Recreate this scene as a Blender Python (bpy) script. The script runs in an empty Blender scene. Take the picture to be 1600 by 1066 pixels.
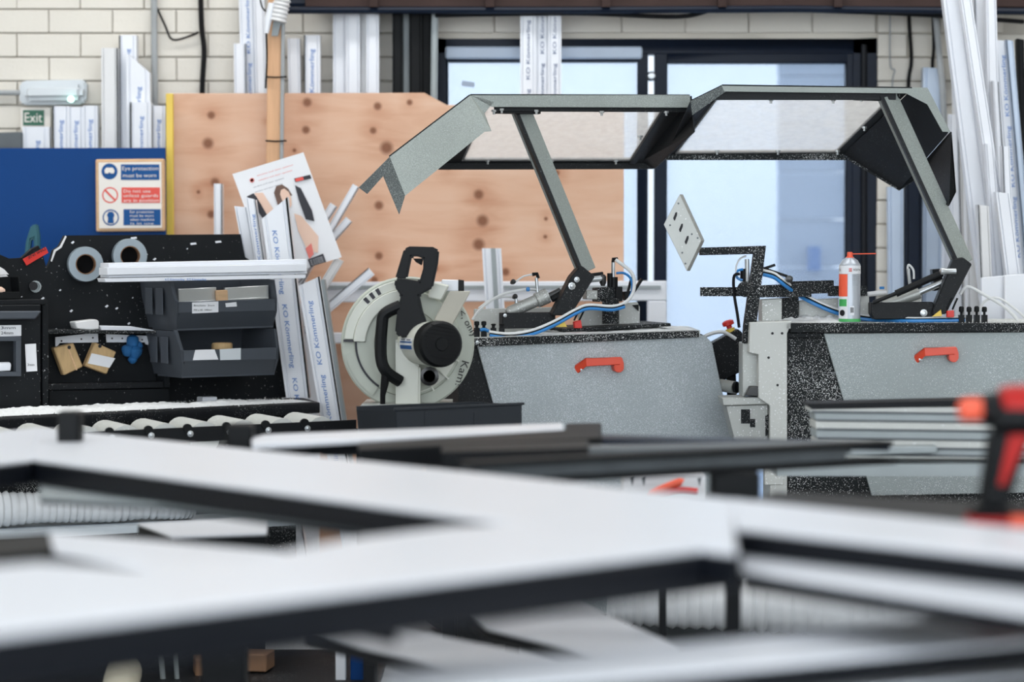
import bpy, bmesh, math, random
from mathutils import Vector, Matrix, noise
random.seed(7)
V = Vector
S = bpy.context.scene
COL = S.collection
# ------------------------------------------------------------------ camera
FPX = 3778.0            # 85 mm lens, 1600 px frame
HORIZON = 410.0
CAMZ = 1.2
ALPHA = math.atan((533.0 - HORIZON) / FPX)
cd = bpy.data.cameras.new('camera'); cam = bpy.data.objects.new('camera', cd); COL.objects.link(cam)
cd.sensor_width = 36.0; cd.lens = 85.0; cd.clip_end = 200
cam.location = (0, 0, CAMZ); cam.rotation_euler = (math.pi / 2 - ALPHA, 0, 0)
cd.dof.use_dof = True; cd.dof.focus_distance = 7.45; cd.dof.aperture_fstop = 1.8
S.camera = cam
# ------------------------------------------------------------------ world, light, exposure
w = bpy.data.worlds.new('sky'); S.world = w; w.use_nodes = True
bg = w.node_tree.nodes['Background']; bg.inputs[0].default_value = (0.86, 0.93, 1.0, 1); bg.inputs[1].default_value = 2.6
S.view_settings.view_transform = 'Standard'; S.view_settings.look = 'None'
S.view_settings.gamma = 1; S.view_settings.use_curve_mapping = False
S.view_settings.exposure = 0.54
LAMP_W = 8.5

# ------------------------------------------------------------------ helpers
def ray(px, py):
    u = (px - 800) / FPX; v = (533 - py) / FPX
    ca, sa = math.cos(ALPHA), math.sin(ALPHA)
    return V((u, ca + v * sa, -sa + v * ca))
def P(px, py, Y):
    d = ray(px, py); return V((0, 0, CAMZ)) + d * (Y / d.y)
def Pz(px, py, z):
    d = ray(px, py); return V((0, 0, CAMZ)) + d * ((z - CAMZ) / d.z)
class VP:
    """a vertical plane through the thing's front, turned by deg (right end farther)"""
    def __init__(s, px0, Y0, deg=0):
        t = math.radians(deg); s.p0 = V(((px0 - 800) / FPX * Y0, Y0, 0))
        s.n = V((math.sin(t), -math.cos(t), 0)); s.e = V((math.cos(t), math.sin(t), 0))
    def at(s, px, py, off=0.0):
        d = ray(px, py); t = (s.p0.dot(s.n) + off) / d.dot(s.n)
        return V((0, 0, CAMZ)) + d * t
    def poly(s, pts, off=0.0): return [s.at(x, y, off) for x, y in pts]
def lin(c):
    out = []
    for v in c[:3]:
        v /= 255.0
        out.append(v / 12.92 if v <= 0.04045 else ((v + 0.055) / 1.055) ** 2.4)
    return (*out, 1)

MATS = {}
def mat(name, rgb, rough=0.5, metal=0.0, var=0.06, scale=8.0, speck=None, bump=0.0, bscale=200.0, spec=0.5, stretch=None, stain=None):
    """speck=(rgb, threshold, scale): grains of dust on the paint.  stain=(rgb, threshold, scale)"""
    m = bpy.data.materials.new(name); m.use_nodes = True; nt = m.node_tree; N = nt.nodes; L = nt.links
    b = N['Principled BSDF']; b.inputs['Roughness'].default_value = rough; b.inputs['Metallic'].default_value = metal
    b.inputs['Specular IOR Level'].default_value = spec
    tc = N.new('ShaderNodeTexCoord'); src = tc.outputs['Object']
    if stretch:
        mp = N.new('ShaderNodeMapping'); mp.inputs['Scale'].default_value = stretch; L.new(src, mp.inputs[0]); src2 = mp.outputs[0]
    else: src2 = src
    n = N.new('ShaderNodeTexNoise'); n.inputs['Scale'].default_value = scale; n.inputs['Detail'].default_value = 5; L.new(src2, n.inputs['Vector'])
    c = lin(rgb)
    mr = N.new('ShaderNodeMapRange'); mr.inputs[3].default_value = 1 - var * 2; mr.inputs[4].default_value = 1 + var * 2
    L.new(n.outputs['Fac'], mr.inputs[0])
    mx = N.new('ShaderNodeVectorMath'); mx.operation = 'SCALE'; mx.inputs[0].default_value = c[:3]; L.new(mr.outputs[0], mx.inputs['Scale'])
    out = mx.outputs[0]
    for k, spk in enumerate((speck, stain)):
        if not spk: continue
        r2, th, sc = spk
        n2 = N.new('ShaderNodeTexNoise'); n2.inputs['Scale'].default_value = sc; n2.inputs['Detail'].default_value = 2 if k == 0 else 6
        L.new(src, n2.inputs['Vector'])
        n3 = N.new('ShaderNodeTexNoise'); n3.inputs['Scale'].default_value = 5; L.new(src, n3.inputs['Vector'])
        ad = N.new('ShaderNodeMath'); ad.operation = 'MULTIPLY_ADD'; ad.inputs[1].default_value = 0.25; L.new(n3.outputs['Fac'], ad.inputs[0]); L.new(n2.outputs['Fac'], ad.inputs[2])
        rr = N.new('ShaderNodeMapRange'); rr.inputs[1].default_value = th; rr.inputs[2].default_value = th + (0.03 if k == 0 else 0.15); L.new(ad.outputs[0], rr.inputs[0])
        mc = N.new('ShaderNodeMix'); mc.data_type = 'RGBA'; L.new(rr.outputs[0], mc.inputs[0]); L.new(out, mc.inputs[6]); mc.inputs[7].default_value = lin(r2)
        out = mc.outputs[2]
    L.new(out, b.inputs['Base Color'])
    if bump:
        nb = N.new('ShaderNodeTexNoise'); nb.inputs['Scale'].default_value = bscale; L.new(src2, nb.inputs['Vector'])
        bp = N.new('ShaderNodeBump'); bp.inputs['Strength'].default_value = bump; bp.inputs['Distance'].default_value = 0.004
        L.new(nb.outputs['Fac'], bp.inputs['Height']); L.new(bp.outputs[0], b.inputs['Normal'])
    MATS[name] = m; return m
M = MATS
DUST = (232, 234, 234)
mat('wall_paint', (222, 217, 207), 0.8, var=0.05, scale=3, bump=0.3, bscale=60, stain=((178, 160, 132), 0.80, 2.2))
mat('mortar', (216, 210, 199), 0.9, var=0.15, scale=3)
mat('concrete', (176, 180, 184), 0.7, var=0.12, scale=4, speck=((225, 228, 230), 0.76, 160), bump=0.2)
mat('ceiling_paint', (200, 202, 204), 0.8)
mat('pvc', (228, 231, 237), 0.32, var=0.015)
mat('pvc_warm', (222, 222, 222), 0.38, var=0.02)
mat('pvc_grey', (150, 158, 160), 0.45)
mat('pvc_blue', (190, 205, 224), 0.4)
mat('gasket', (16, 18, 20), 0.6, spec=0.18)
mat('foil', (17, 20, 26), 0.42, var=0.05, bump=0.1, bscale=400, spec=0.18)
mat('black_alu', (18, 20, 23), 0.5, var=0.1, speck=((110, 115, 118), 0.88, 200), spec=0.18)
mat('slot_grey', (92, 98, 102), 0.5, var=0.15, scale=14)
mat('navy', (18, 28, 44), 0.4, var=0.04, spec=0.18)
mat('print_blue', (60, 118, 190), 0.5)
mat('print_blue_dark', (40, 70, 120), 0.5)
mat('board_blue', (0, 60, 122), 0.5, var=0.04, scale=3, spec=0.18)
mat('sign_blue', (10, 78, 140), 0.4, var=0.01, spec=0.18)
mat('sign_red', (222, 66, 50), 0.4, var=0.01)
mat('sign_white', (232, 226, 218), 0.4, var=0.01)
mat('sign_green', (10, 92, 66), 0.4, var=0.01)
mat('ply_plain', (214, 176, 136), 0.6, var=0.1, scale=10, stretch=(2, 2, 12))
mat('yellow', (228, 196, 84), 0.5)
mat('pine', (214, 168, 128), 0.6, var=0.1, scale=6, stretch=(14, 14, 1.0))
mat('tag_wood', (196, 164, 118), 0.65, var=0.14, scale=9, stretch=(12, 4, 2))
mat('cardboard', (140, 106, 80), 0.8, var=0.08)
mat('black_board', (22, 25, 28), 0.55, var=0.12, speck=((170, 172, 172), 0.85, 160), spec=0.18)
mat('black_dusty', (26, 29, 31), 0.6, var=0.1, speck=(DUST, 0.765, 380), spec=0.18)
mat('black_dusty_less', (26, 28, 31), 0.5, var=0.1, speck=(DUST, 0.83, 380), spec=0.18)
mat('hood_grey', (140, 147, 142), 0.45, 0.15, var=0.05, speck=((160, 167, 163), 0.66, 500), bump=0.25, bscale=500)
mat('hood_dark', (32, 34, 36), 0.5, 0.0, var=0.08, speck=((110, 114, 114), 0.82, 320), bump=0.15, bscale=500, spec=0.18)
mat('hood_grey_shaded', (70, 76, 76), 0.45, 0.1, var=0.06, speck=((120, 126, 124), 0.70, 420), bump=0.2, bscale=500)  # hood grey darkened, shade put into the colour
mat('panel_grey', (150, 158, 158), 0.42, 0.2, var=0.05, scale=2.0, speck=((190, 196, 198), 0.74, 420), bump=0.25, bscale=420)
mat('panel_grey_dusty', (160, 168, 171), 0.5, 0.1, var=0.05, scale=2.0, speck=((200, 206, 210), 0.69, 420), bump=0.25, bscale=420)
mat('column_grey', (196, 198, 194), 0.5, var=0.05, scale=5, speck=((230, 232, 232), 0.78, 160))
mat('cast_alu', (168, 170, 166), 0.42, 0.4, var=0.1, speck=((225, 226, 226), 0.78, 180))
mat('steel', (196, 198, 198), 0.25, 0.9, var=0.05)
mat('zinc', (186, 190, 192), 0.3, 0.8, var=0.08)
mat('dark_steel', (70, 70, 70), 0.3, 0.8)
mat('black_plastic', (16, 18, 20), 0.45, var=0.05, spec=0.18)
mat('black_rubber', (20, 20, 22), 0.7, spec=0.18)
mat('bin_plastic', (76, 81, 88), 0.5, var=0.06, spec=0.18)
mat('tray_plastic', (38, 42, 47), 0.45, var=0.06, spec=0.18)
mat('saw_body', (176, 181, 170), 0.45, var=0.08, scale=5, stain=((120, 124, 118), 0.80, 9))
mat('saw_light', (206, 208, 198), 0.42, var=0.05, scale=5, stain=((130, 132, 126), 0.84, 10))
mat('saw_dust_shute', (176, 172, 160), 0.6, var=0.1)
mat('handle_red', (222, 78, 52), 0.35, var=0.03)
mat('red', (206, 44, 36), 0.4)
mat('driver_red', (178, 30, 26), 0.45, spec=0.3)
mat('orange', (238, 96, 66), 0.4)
mat('green', (70, 168, 92), 0.4)
mat('can_silver', (176, 182, 190), 0.32, 0.3, var=0.03)
mat('can_white', (226, 228, 232), 0.4, var=0.01)
mat('ink', (30, 30, 34), 0.7)
mat('ink_grey', (128, 132, 140), 0.7)
mat('paper', (232, 233, 236), 0.6, var=0.01)
mat('skin_print', (230, 196, 176), 0.6, var=0.04)
mat('hair_print', (104, 78, 66), 0.6, var=0.15, scale=40)
mat('dark_print', (42, 42, 50), 0.6)
mat('pink_print', (224, 120, 110), 0.6)
mat('tape_silver', (140, 152, 160), 0.42, 0.2)
mat('tape_edge', (190, 196, 200), 0.5)
mat('hose_white', (216, 218, 218), 0.4, var=0.02)
mat('hose_blue', (40, 124, 192), 0.35)
mat('hose_beige', (198, 194, 176), 0.45, var=0.06)
mat('duct', (214, 216, 218), 0.45, var=0.08, scale=12)
mat('sawdust', (238, 240, 240), 0.9, var=0.08, scale=60, bump=0.6, bscale=260)
mat('brown_steel', (64, 50, 47), 0.8, var=0.2, scale=6, stain=((58, 46, 44), 0.72, 4), spec=0.18)
mat('conduit', (158, 162, 164), 0.5)
mat('lamp_body', (206, 212, 216), 0.35, var=0.02)
mat('blue_cloth', (26, 92, 146), 0.8, var=0.2, scale=30)
mat('pale_board', (196, 204, 210), 0.5, var=0.05)
mat('asphalt', (120, 134, 154), 0.8, var=0.06)
mat('outside_white', (212, 216, 220), 0.7, var=0.02)
mat('outside_blue', (126, 137, 152), 0.7, var=0.06, scale=1.5)
mat('outside_deep', (40, 84, 140), 0.6)
mat('teal_tool', (30, 92, 104), 0.5)

def emit(name, rgb, st):
    m = bpy.data.materials.new(name); m.use_nodes = True; b = m.node_tree.nodes['Principled BSDF']
    b.inputs['Base Color'].default_value = lin(rgb); b.inputs['Emission Color'].default_value = lin(rgb); b.inputs['Emission Strength'].default_value = st
    MATS[name] = m
emit('led', (190, 255, 235), 2.5); emit('tube', (240, 246, 255), 6.0)

def clear(name, rgb, milk, tl=0.5):
    """thin clear sheet: see-through, with a little milky grime on it"""
    m = bpy.data.materials.new(name); m.use_nodes = True; nt = m.node_tree; N = nt.nodes; L = nt.links
    b = N['Principled BSDF']; b.inputs['Base Color'].default_value = lin(rgb); b.inputs['Roughness'].default_value = 0.35
    t = N.new('ShaderNodeBsdfTransparent'); t.inputs[0].default_value = lin((240, 244, 248))
    tr = N.new('ShaderNodeBsdfTranslucent'); tr.inputs[0].default_value = lin(rgb)
    a = N.new('ShaderNodeMixShader'); a.inputs[0].default_value = tl; L.new(b.outputs[0], a.inputs[1]); L.new(tr.outputs[0], a.inputs[2])
    mx = N.new('ShaderNodeMixShader'); L.new(t.outputs[0], mx.inputs[1]); L.new(a.outputs[0], mx.inputs[2])
    tc = N.new('ShaderNodeTexCoord'); n = N.new('ShaderNodeTexNoise'); n.inputs['Scale'].default_value = 40; n.inputs['Detail'].default_value = 6
    L.new(tc.outputs['Object'], n.inputs['Vector'])
    r = N.new('ShaderNodeMapRange'); r.inputs[1].default_value = 0.35; r.inputs[2].default_value = 0.75; r.inputs[3].default_value = milk * 0.92; r.inputs[4].default_value = milk * 1.12
    L.new(n.outputs['Fac'], r.inputs[0]); L.new(r.outputs[0], mx.inputs[0])
    L.new(mx.outputs[0], N['Material Output'].inputs[0]); MATS[name] = m
clear('door_glass', (214, 226, 244), 0.14)
clear('hood_glass', (246, 244, 242), 0.42, 0.8)

def plywood_mat(knots):
    m = bpy.data.materials.new('plywood'); m.use_nodes = True; nt = m.node_tree; N = nt.nodes; L = nt.links
    b = N['Principled BSDF']; b.inputs['Roughness'].default_value = 0.6
    tc = N.new('ShaderNodeTexCoord'); src = tc.outputs['Object']
    fac = None; ring = None
    for (k, r) in knots:
        d = N.new('ShaderNodeVectorMath'); d.operation = 'DISTANCE'; L.new(src, d.inputs[0]); d.inputs[1].default_value = k
        mr = N.new('ShaderNodeMapRange'); mr.inputs[1].default_value = r; mr.inputs[2].default_value = r * 0.45; L.new(d.outputs['Value'], mr.inputs[0])
        m2 = N.new('ShaderNodeMapRange'); m2.inputs[1].default_value = r * 4.5; m2.inputs[2].default_value = 0; L.new(d.outputs['Value'], m2.inputs[0])
        if fac is None: fac, ring = mr.outputs[0], m2.outputs[0]
        else:
            a = N.new('ShaderNodeMath'); a.operation = 'MAXIMUM'; L.new(fac, a.inputs[0]); L.new(mr.outputs[0], a.inputs[1]); fac = a.outputs[0]
            a = N.new('ShaderNodeMath'); a.operation = 'MAXIMUM'; L.new(ring, a.inputs[0]); L.new(m2.outputs[0], a.inputs[1]); ring = a.outputs[0]
    mp = N.new('ShaderNodeMapping'); mp.inputs['Scale'].default_value = (1.0, 1, 5); L.new(src, mp.inputs[0])
    n = N.new('ShaderNodeTexNoise'); n.inputs['Scale'].default_value = 3.2; n.inputs['Detail'].default_value = 6; n.inputs['Distortion'].default_value = 0.6; L.new(mp.outputs[0], n.inputs['Vector'])
    ad = N.new('ShaderNodeMath'); ad.operation = 'MULTIPLY_ADD'; ad.inputs[1].default_value = 0.35; L.new(ring, ad.inputs[0]); L.new(n.outputs['Fac'], ad.inputs[2])
    cr = N.new('ShaderNodeValToRGB'); cr.color_ramp.elements[0].position = 0.15; cr.color_ramp.elements[0].color = lin((226, 192, 168))
    cr.color_ramp.elements[1].position = 1.0; cr.color_ramp.elements[1].color = lin((190, 136, 104))
    e = cr.color_ramp.elements.new(0.55); e.color = lin((216, 174, 146)); L.new(ad.outputs[0], cr.inputs[0])
    mc = N.new('ShaderNodeMix'); mc.data_type = 'RGBA'; L.new(fac, mc.inputs[0]); L.new(cr.outputs[0], mc.inputs[6]); mc.inputs[7].default_value = lin((132, 84, 56))
    L.new(mc.outputs[2], b.inputs['Base Color']); MATS['plywood'] = m

def tag(o, label=None, cat=None, group=None, kind=None):
    if label: o['label'] = label
    if cat: o['category'] = cat
    if group: o['group'] = group
    if kind: o['kind'] = kind
    return o
def thing(name, loc, label, cat, group=None):
    o = bpy.data.objects.new(name, None); o.empty_display_size = 0.05; COL.objects.link(o); o.location = loc
    return tag(o, label, cat, group)
def attach(o, parent):
    o.parent = parent
    if parent.type == 'EMPTY': o.location = -parent.location
class MB:
    def __init__(s): s.v = []; s.f = []
    def add(s, vs, fs):
        k = len(s.v); s.v += [V(p) for p in vs]; s.f += [[i + k for i in f] for f in fs]; return s
    def prism(s, pts, vec):
        n = len(pts); vec = V(vec)
        vs = [V(p) for p in pts] + [V(p) + vec for p in pts]
        fs = [list(range(n)), list(range(2 * n - 1, n - 1, -1))] + [[i, (i + 1) % n, n + (i + 1) % n, n + i] for i in range(n)]
        return s.add(vs, fs)
    def loft(s, a, b):
        n = len(a)
        fs = [list(range(n)), list(range(2 * n - 1, n - 1, -1))] + [[i, (i + 1) % n, n + (i + 1) % n, n + i] for i in range(n)]
        return s.add(list(a) + list(b), fs)
    def box(s, c, size, rz=0):
        c = V(c); x, y, z = (q / 2 for q in size); R = Matrix.Rotation(rz, 3, 'Z')
        vs = [c + R @ V((i * x, j * y, k * z)) for i in (-1, 1) for j in (-1, 1) for k in (-1, 1)]
        return s.add(vs, [(0, 1, 3, 2), (4, 6, 7, 5), (0, 4, 5, 1), (2, 3, 7, 6), (0, 2, 6, 4), (1, 5, 7, 3)])
    def beam(s, p0, p1, w, h, side=None):
        """box beam p0-p1; w along `side`, h along the third axis"""
        p0, p1 = V(p0), V(p1); d = (p1 - p0).normalized(); sd = V(side) if side else d.cross(V((0, 0, 1)))
        sd = (sd - d * sd.dot(d)).normalized(); up = sd.cross(d)
        q = [sd * (a * w / 2) + up * (b * h / 2) for a, b in ((-1, -1), (1, -1), (1, 1), (-1, 1))]
        return s.loft([p0 + k for k in q], [p1 + k for k in q])
    def tube(s, pts, r, n=8):
        pts = [V(p) for p in pts]; rs = r if isinstance(r, (list, tuple)) else [r] * len(pts)
        rings = []; ref = None
        for i, p in enumerate(pts):
            t = (pts[min(i + 1, len(pts) - 1)] - pts[max(i - 1, 0)]).normalized()
            if ref is None: ref = t.orthogonal().normalized()
            ref = (ref - t * ref.dot(t)).normalized(); b = t.cross(ref)
            rings.append([p + (ref * math.cos(a) + b * math.sin(a)) * rs[i] for a in (2 * math.pi * j / n for j in range(n))])
        k = len(rings); vs = [q for rg in rings for q in rg]
        fs = [[i * n + j, i * n + (j + 1) % n, (i + 1) * n + (j + 1) % n, (i + 1) * n + j] for i in range(k - 1) for j in range(n)]
        fs += [list(range(n - 1, -1, -1)), list(range((k - 1) * n, k * n))]
        return s.add(vs, fs)
    def cyl(s, p0, p1, r, n=16, r1=None): return s.tube([p0, p1], [r, r if r1 is None else r1], n)
    def lathe(s, o, axis, prof, n=24, a0=0.0, a1=2 * math.pi, ref=None):
        """prof: (radius, distance along the axis)"""
        o = V(o); ax = V(axis).normalized(); rf = V(ref).normalized() if ref else ax.orthogonal().normalized(); b = ax.cross(rf)
        full = abs(a1 - a0) > 6.28; m = n if full else n + 1; vs = []
        for r, h in prof:
            for j in range(m):
                a = a0 + (a1 - a0) * j / n; vs.append(o + ax * h + (rf * math.cos(a) + b * math.sin(a)) * r)
        k = len(prof); fs = []
        for i in range(k - 1):
            for j in range(n):
                j2 = (j + 1) % m; fs.append([i * m + j, i * m + j2, (i + 1) * m + j2, (i + 1) * m + j])
        if full:
            if prof[0][0] > 1e-6: fs.append(list(range(m - 1, -1, -1)))
            if prof[-1][0] > 1e-6: fs.append(list(range((k - 1) * m, k * m)))
        return s.add(vs, fs)
    def build(s, name, m, parent=None, bevel=0.0, smooth=True, label=None, cat=None, group=None, kind=None, segs=1):
        bm = bmesh.new(); bv = [bm.verts.new(p) for p in s.v]
        for f in s.f:
            try: bm.faces.new([bv[i] for i in f])
            except ValueError: pass
        bmesh.ops.remove_doubles(bm, verts=bm.verts[:], dist=1e-6)
        bmesh.ops.recalc_face_normals(bm, faces=bm.faces[:])
        if bevel:
            es = [e for e in bm.edges if len(e.link_faces) == 2 and e.calc_face_angle(0) > 0.5]
            bmesh.ops.bevel(bm, geom=es, offset=bevel, segments=segs, affect='EDGES', clamp_overlap=True)
        me = bpy.data.meshes.new(name); bm.to_mesh(me); bm.free()
        me.materials.append(M[m] if isinstance(m, str) else m)
        if smooth:
            me.shade_smooth(); me.set_sharp_from_angle(angle=math.radians(35))
        o = bpy.data.objects.new(name, me); COL.objects.link(o)
        if parent: attach(o, parent)
        return tag(o, label, cat, group, kind)
def smoothpath(pts, k=6):
    pts = [V(p) for p in pts]; out = []
    for i in range(len(pts) - 1):
        p0 = pts[max(i - 1, 0)]; p1 = pts[i]; p2 = pts[i + 1]; p3 = pts[min(i + 2, len(pts) - 1)]
        for j in range(k):
            t = j / k
            out.append(0.5 * ((2 * p1) + (p2 - p0) * t + (2 * p0 - 5 * p1 + 4 * p2 - p3) * t * t + (3 * p1 - p0 - 3 * p2 + p3) * t ** 3))
    return out + [pts[-1]]
def text(s, o, xd, yd, h, m, parent, name='print', width=None):
    """flat lettering: o lower left corner, h cap height, width squeezes it to fit"""
    c = bpy.data.curves.new('t', 'FONT'); c.body = s; c.size = 1.0; c.resolution_u = 2
    t = bpy.data.objects.new('t', c); COL.objects.link(t)
    dg = bpy.context.evaluated_depsgraph_get(); me = bpy.data.meshes.new_from_object(t.evaluated_get(dg))
    bpy.data.objects.remove(t); bpy.data.curves.remove(c)
    xs = [v.co.x for v in me.vertices]; x0, x1 = min(xs), max(xs)
    sy = h / 0.70; sx = sy if not width else width / (x1 - x0)
    xd = V(xd).normalized(); yd = V(yd).normalized(); o = V(o)
    for v in me.vertices: v.co = o + xd * ((v.co.x - x0) * sx) + yd * (v.co.y * sy)
    me.name = name; me.materials.append(M[m]); ob = bpy.data.objects.new(name, me); COL.objects.link(ob); attach(ob, parent); return ob

def sheet(name, pts, m, parent, thick=0.001, **k):
    """thin flat sheet or sticker from a planar outline"""
    n = (V(pts[1]) - V(pts[0])).cross(V(pts[2]) - V(pts[1])).normalized()
    if n.y > 0: n = -n
    return MB().prism([V(p) for p in pts], n * thick).build(name, m, parent, smooth=False, **k)

SEC = [(0, 0), (.10, 0), (.12, .12), (.17, .12), (.19, 0), (.80, 0), (.82, .12), (.87, .12), (.89, 0), (1, 0), (1, 1), (.86, 1), (.86, .8), (.7, .8), (.7, 1), (0, 1)]
def profile(tl, tr, bl, br, depth, label, m='pvc', group=None, prints=0, gasket=0, cat='profile', name='window_profile', size=0.02, pm='print_blue', offset=0.0, down=False):
    """an extruded window profile between its top end tl-tr and bottom end bl-br (the front edges), grooved, `depth` metres back"""
    tl, tr, bl, br = map(V, (tl, tr, bl, br)); base = (bl + br) / 2
    need = prints or gasket
    root = thing(name, base, label, cat, group) if need else None
    dv = V((0, depth, 0))
    sec = lambda a, b: [a + (b - a) * s + dv * t for s, t in SEC]
    mb = MB().loft(sec(tl, tr), sec(bl, br))
    if need: mb.build('extrusion', m, root, smooth=False)
    else: root = mb.build(name, m, None, smooth=False, label=label, cat=cat, group=group)
    ax = (bl - tl).normalized(); xw = (br - bl).normalized(); W = (br - bl).length
    if gasket:
        s0, s1 = ((0.93, 1.0) if gasket > 0 else (0.0, 0.07)); f = V((0, -0.003, 0))
        q = lambda a, b: [a + (b - a) * s + f + V((0, t, 0)) for s, t in ((s0, 0), (s1, 0), (s1, .003), (s0, .003))]
        MB().loft(q(tl, tr), q(bl, br)).build('gasket', 'gasket', root, smooth=False)
    if prints:
        low = tl if (tl.z < tr.z) else tr
        st = tl + ax * max(0, (tl.z - low.z)) + xw * (W * (0.62 + offset)) + V((0, -0.002, 0)) + ax * 0.02
        for k in range(prints):
            if down: text('KO K\u00f6mmerling', st + ax * (.02 + .25 * k) - xw * (size * .5), ax, xw, size, pm, root, width=.215)
            else: text('KO K\u00f6mmerling', st + ax * (0.245 + .25 * k), -ax, -xw, size, pm, root, width=.215)
    return root
def upright(xl, xr, yt, Y, label, cut=0, dx=0.0, depth=0.05, zb=0.0, **k):
    """profile standing on the floor (or zb); dx: sideways lean in metres between foot and top"""
    a = P(xl, yt, Y); b = P(xr, yt + cut, Y)
    c = V((a.x + dx, Y, zb)); d = V((b.x + dx, Y, zb))
    return profile(a, b, c, d, depth, label, **k)
def dust(name, quad, n, m, h, label=None, parent=None, seed=0):
    """a drift of sawdust over the quad a,b,c,d (a-b front edge)"""
    a, b, c, d = map(V, quad); vs = []; fs = []
    for j in range(m + 1):
        for i in range(n + 1):
            u, v = i / n, j / m; p = (a * (1 - u) + b * u) * (1 - v) + (d * (1 - u) + c * u) * v
            e = min(1, 6 * min(u, 1 - u)) * min(1, 4 * min(v, 1 - v))
            q = noise.noise(V((p.x * 9 + seed, p.y * 9, seed))) * 0.5 + 0.5; q2 = noise.noise(V((p.x * 60, p.y * 60, seed)))
            vs.append(p + V((0, 0, e * h * max(0.05, q * 0.8 + q2 * 0.35))))
    for j in range(m):
        for i in range(n): k = j * (n + 1) + i; fs.append([k, k + 1, k + n + 2, k + n + 1])
    return MB().add(vs, fs).build(name, 'sawdust', parent, label=label, cat='sawdust' if label else None, kind='stuff')
def flakes(name, quad, count, size, up=V((0, 0, 1)), parent=None, label=None, m='sawdust', bias=1.0):
    a, b, c, d = map(V, quad); mb = MB()
    for i in range(count):
        u, v = random.random(), random.random() ** bias
        p = (a * (1 - u) + b * u) * (1 - v) + (d * (1 - u) + c * u) * v
        s = size * random.uniform(0.4, 1.3); t = V((random.gauss(0, 1), random.gauss(0, 1), random.gauss(0, 1))).normalized()
        e1 = (t - up * t.dot(up) * 0.8).normalized() * s; e2 = up.cross(e1).normalized() * s * random.uniform(.4, 1); p = p + up * s * 0.3
        mb.add([p - e1, p + e2, p + e1 * .8 - e2 * .2 + up * s * .6], [(0, 1, 2)])
    return mb.build(name, m, parent, smooth=False, label=label, cat='sawdust' if label else None, kind='stuff')
def bolt(mb, p, r, ax=V((0, -1, 0))): mb.lathe(V(p), ax, [(r, 0), (r, r * .5), (r * .6, r * .55), (r * .55, r * 1.1), (r * .2, r * 1.2)], 8)
# ------------------------------------------------------------------ the room
WY = 9.0
DX0, DX1 = P(683, 300, WY).x, P(1370, 300, WY).x; DZ = P(800, 60, WY).z
MB().box((0, 3.1, -0.05), (10.6, 12.2, 0.1)).build('floor', 'concrete', kind='structure', smooth=False)
wb = MB().box(((-5.3 + DX0) / 2, WY + .12, 2.25), (DX0 + 5.3, .2, 4.5)).box(((5.3 + DX1) / 2, WY + .12, 2.25), (5.3 - DX1, .2, 4.5)) \
    .box(((DX0 + DX1) / 2, WY + .12, (DZ + 4.5) / 2), (DX1 - DX0, .2, 4.5 - DZ)).build('wall_back', 'mortar', kind='structure', smooth=False)
MB().box((-5.2, 3.1, 2.25), (0.2, 12.2, 4.5)).build('wall_left', 'wall_paint', kind='structure', smooth=False)
MB().box((5.2, 3.1, 2.25), (0.2, 12.2, 4.5)).build('wall_right', 'wall_paint', kind='structure', smooth=False)
MB().box((0, 3.1, 4.55), (10.6, 12.2, 0.1)).build('ceiling', 'ceiling_paint', kind='structure', smooth=False)
# painted brickwork: every brick that shows is its own piece
CH, CW, J = 0.0885, 0.236, 0.005
ZB = P(0, 52, WY).z
blk = {}
def brick(x0, x1, z0, z1):
    key = (round(x1 - x0, 3), round(z1 - z0, 3))
    if key not in blk:
        o = MB().box((0, 0, 0), (x1 - x0 - J * .6, 0.03, z1 - z0 - J)).build('brick', 'wall_paint', wb, bevel=0.003); blk[key] = o.data
    else:
        o = bpy.data.objects.new('brick', blk[key]); COL.objects.link(o); o.parent = wb
    o.location = ((x0 + x1) / 2 + random.uniform(-.001, .001), WY + 0.0135 + random.uniform(-.0012, .0012), (z0 + z1) / 2)
for r in range(-11, 3):
    z0, z1 = ZB + r * CH, ZB + (r + 1) * CH
    x = -2.19 + (CW / 2 if r % 2 else 0)
    while x < 1.95:
        lowl = z1 > 1.60
        for a, b, ok in ((x, min(x + CW, DX0), lowl), (max(x, DX1), x + CW, x < 1.75)):
            if b - a > 0.05 and ok: brick(a, b, z0, z1)
        if x + CW > DX0 and x < DX1 and z1 > DZ + 0.03: brick(max(x, DX0), min(x + CW, DX1), max(z0, DZ), z1)
        x += CW
# glazed double door
door = MB().box(((DX0 + DX1) / 2, WY + .06, DZ - .028), (DX1 - DX0, .09, .056)) \
    .box((DX0 + .018, WY + .06, DZ / 2), (.036, .09, DZ)).box((DX1 - .045, WY + .06, DZ / 2), (.09, .09, DZ)).build('door_1', 'navy', kind='structure', bevel=.003)
def px(x): return P(x, 300, WY).x
def pz(y): return P(800, y, WY).z
def leaf(xa, xb, ga, gb, top, glt, mid):
    zt = pz(top); m = MB()
    m.box(((px(xa) + px(ga)) / 2, WY + .05, zt / 2), (px(ga) - px(xa), .06, zt)).box(((px(gb) + px(xb)) / 2, WY + .05, zt / 2), (px(xb) - px(gb), .06, zt))
    m.box(((px(ga) + px(gb)) / 2, WY + .05, (zt + pz(glt)) / 2), (px(gb) - px(ga), .06, zt - pz(glt)))
    m.box(((px(ga) + px(gb)) / 2, WY + .05, .08), (px(gb) - px(ga), .06, .16))
    f = m.build('leaf_frame', 'navy', door, bevel=.003)
    MB().box(((px(ga) + px(gb)) / 2, WY + .055, (pz(glt) + .16) / 2), (px(gb) - px(ga), .006, pz(glt) - .16)).build('pane', 'door_glass', f, smooth=False)
    return f
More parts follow.
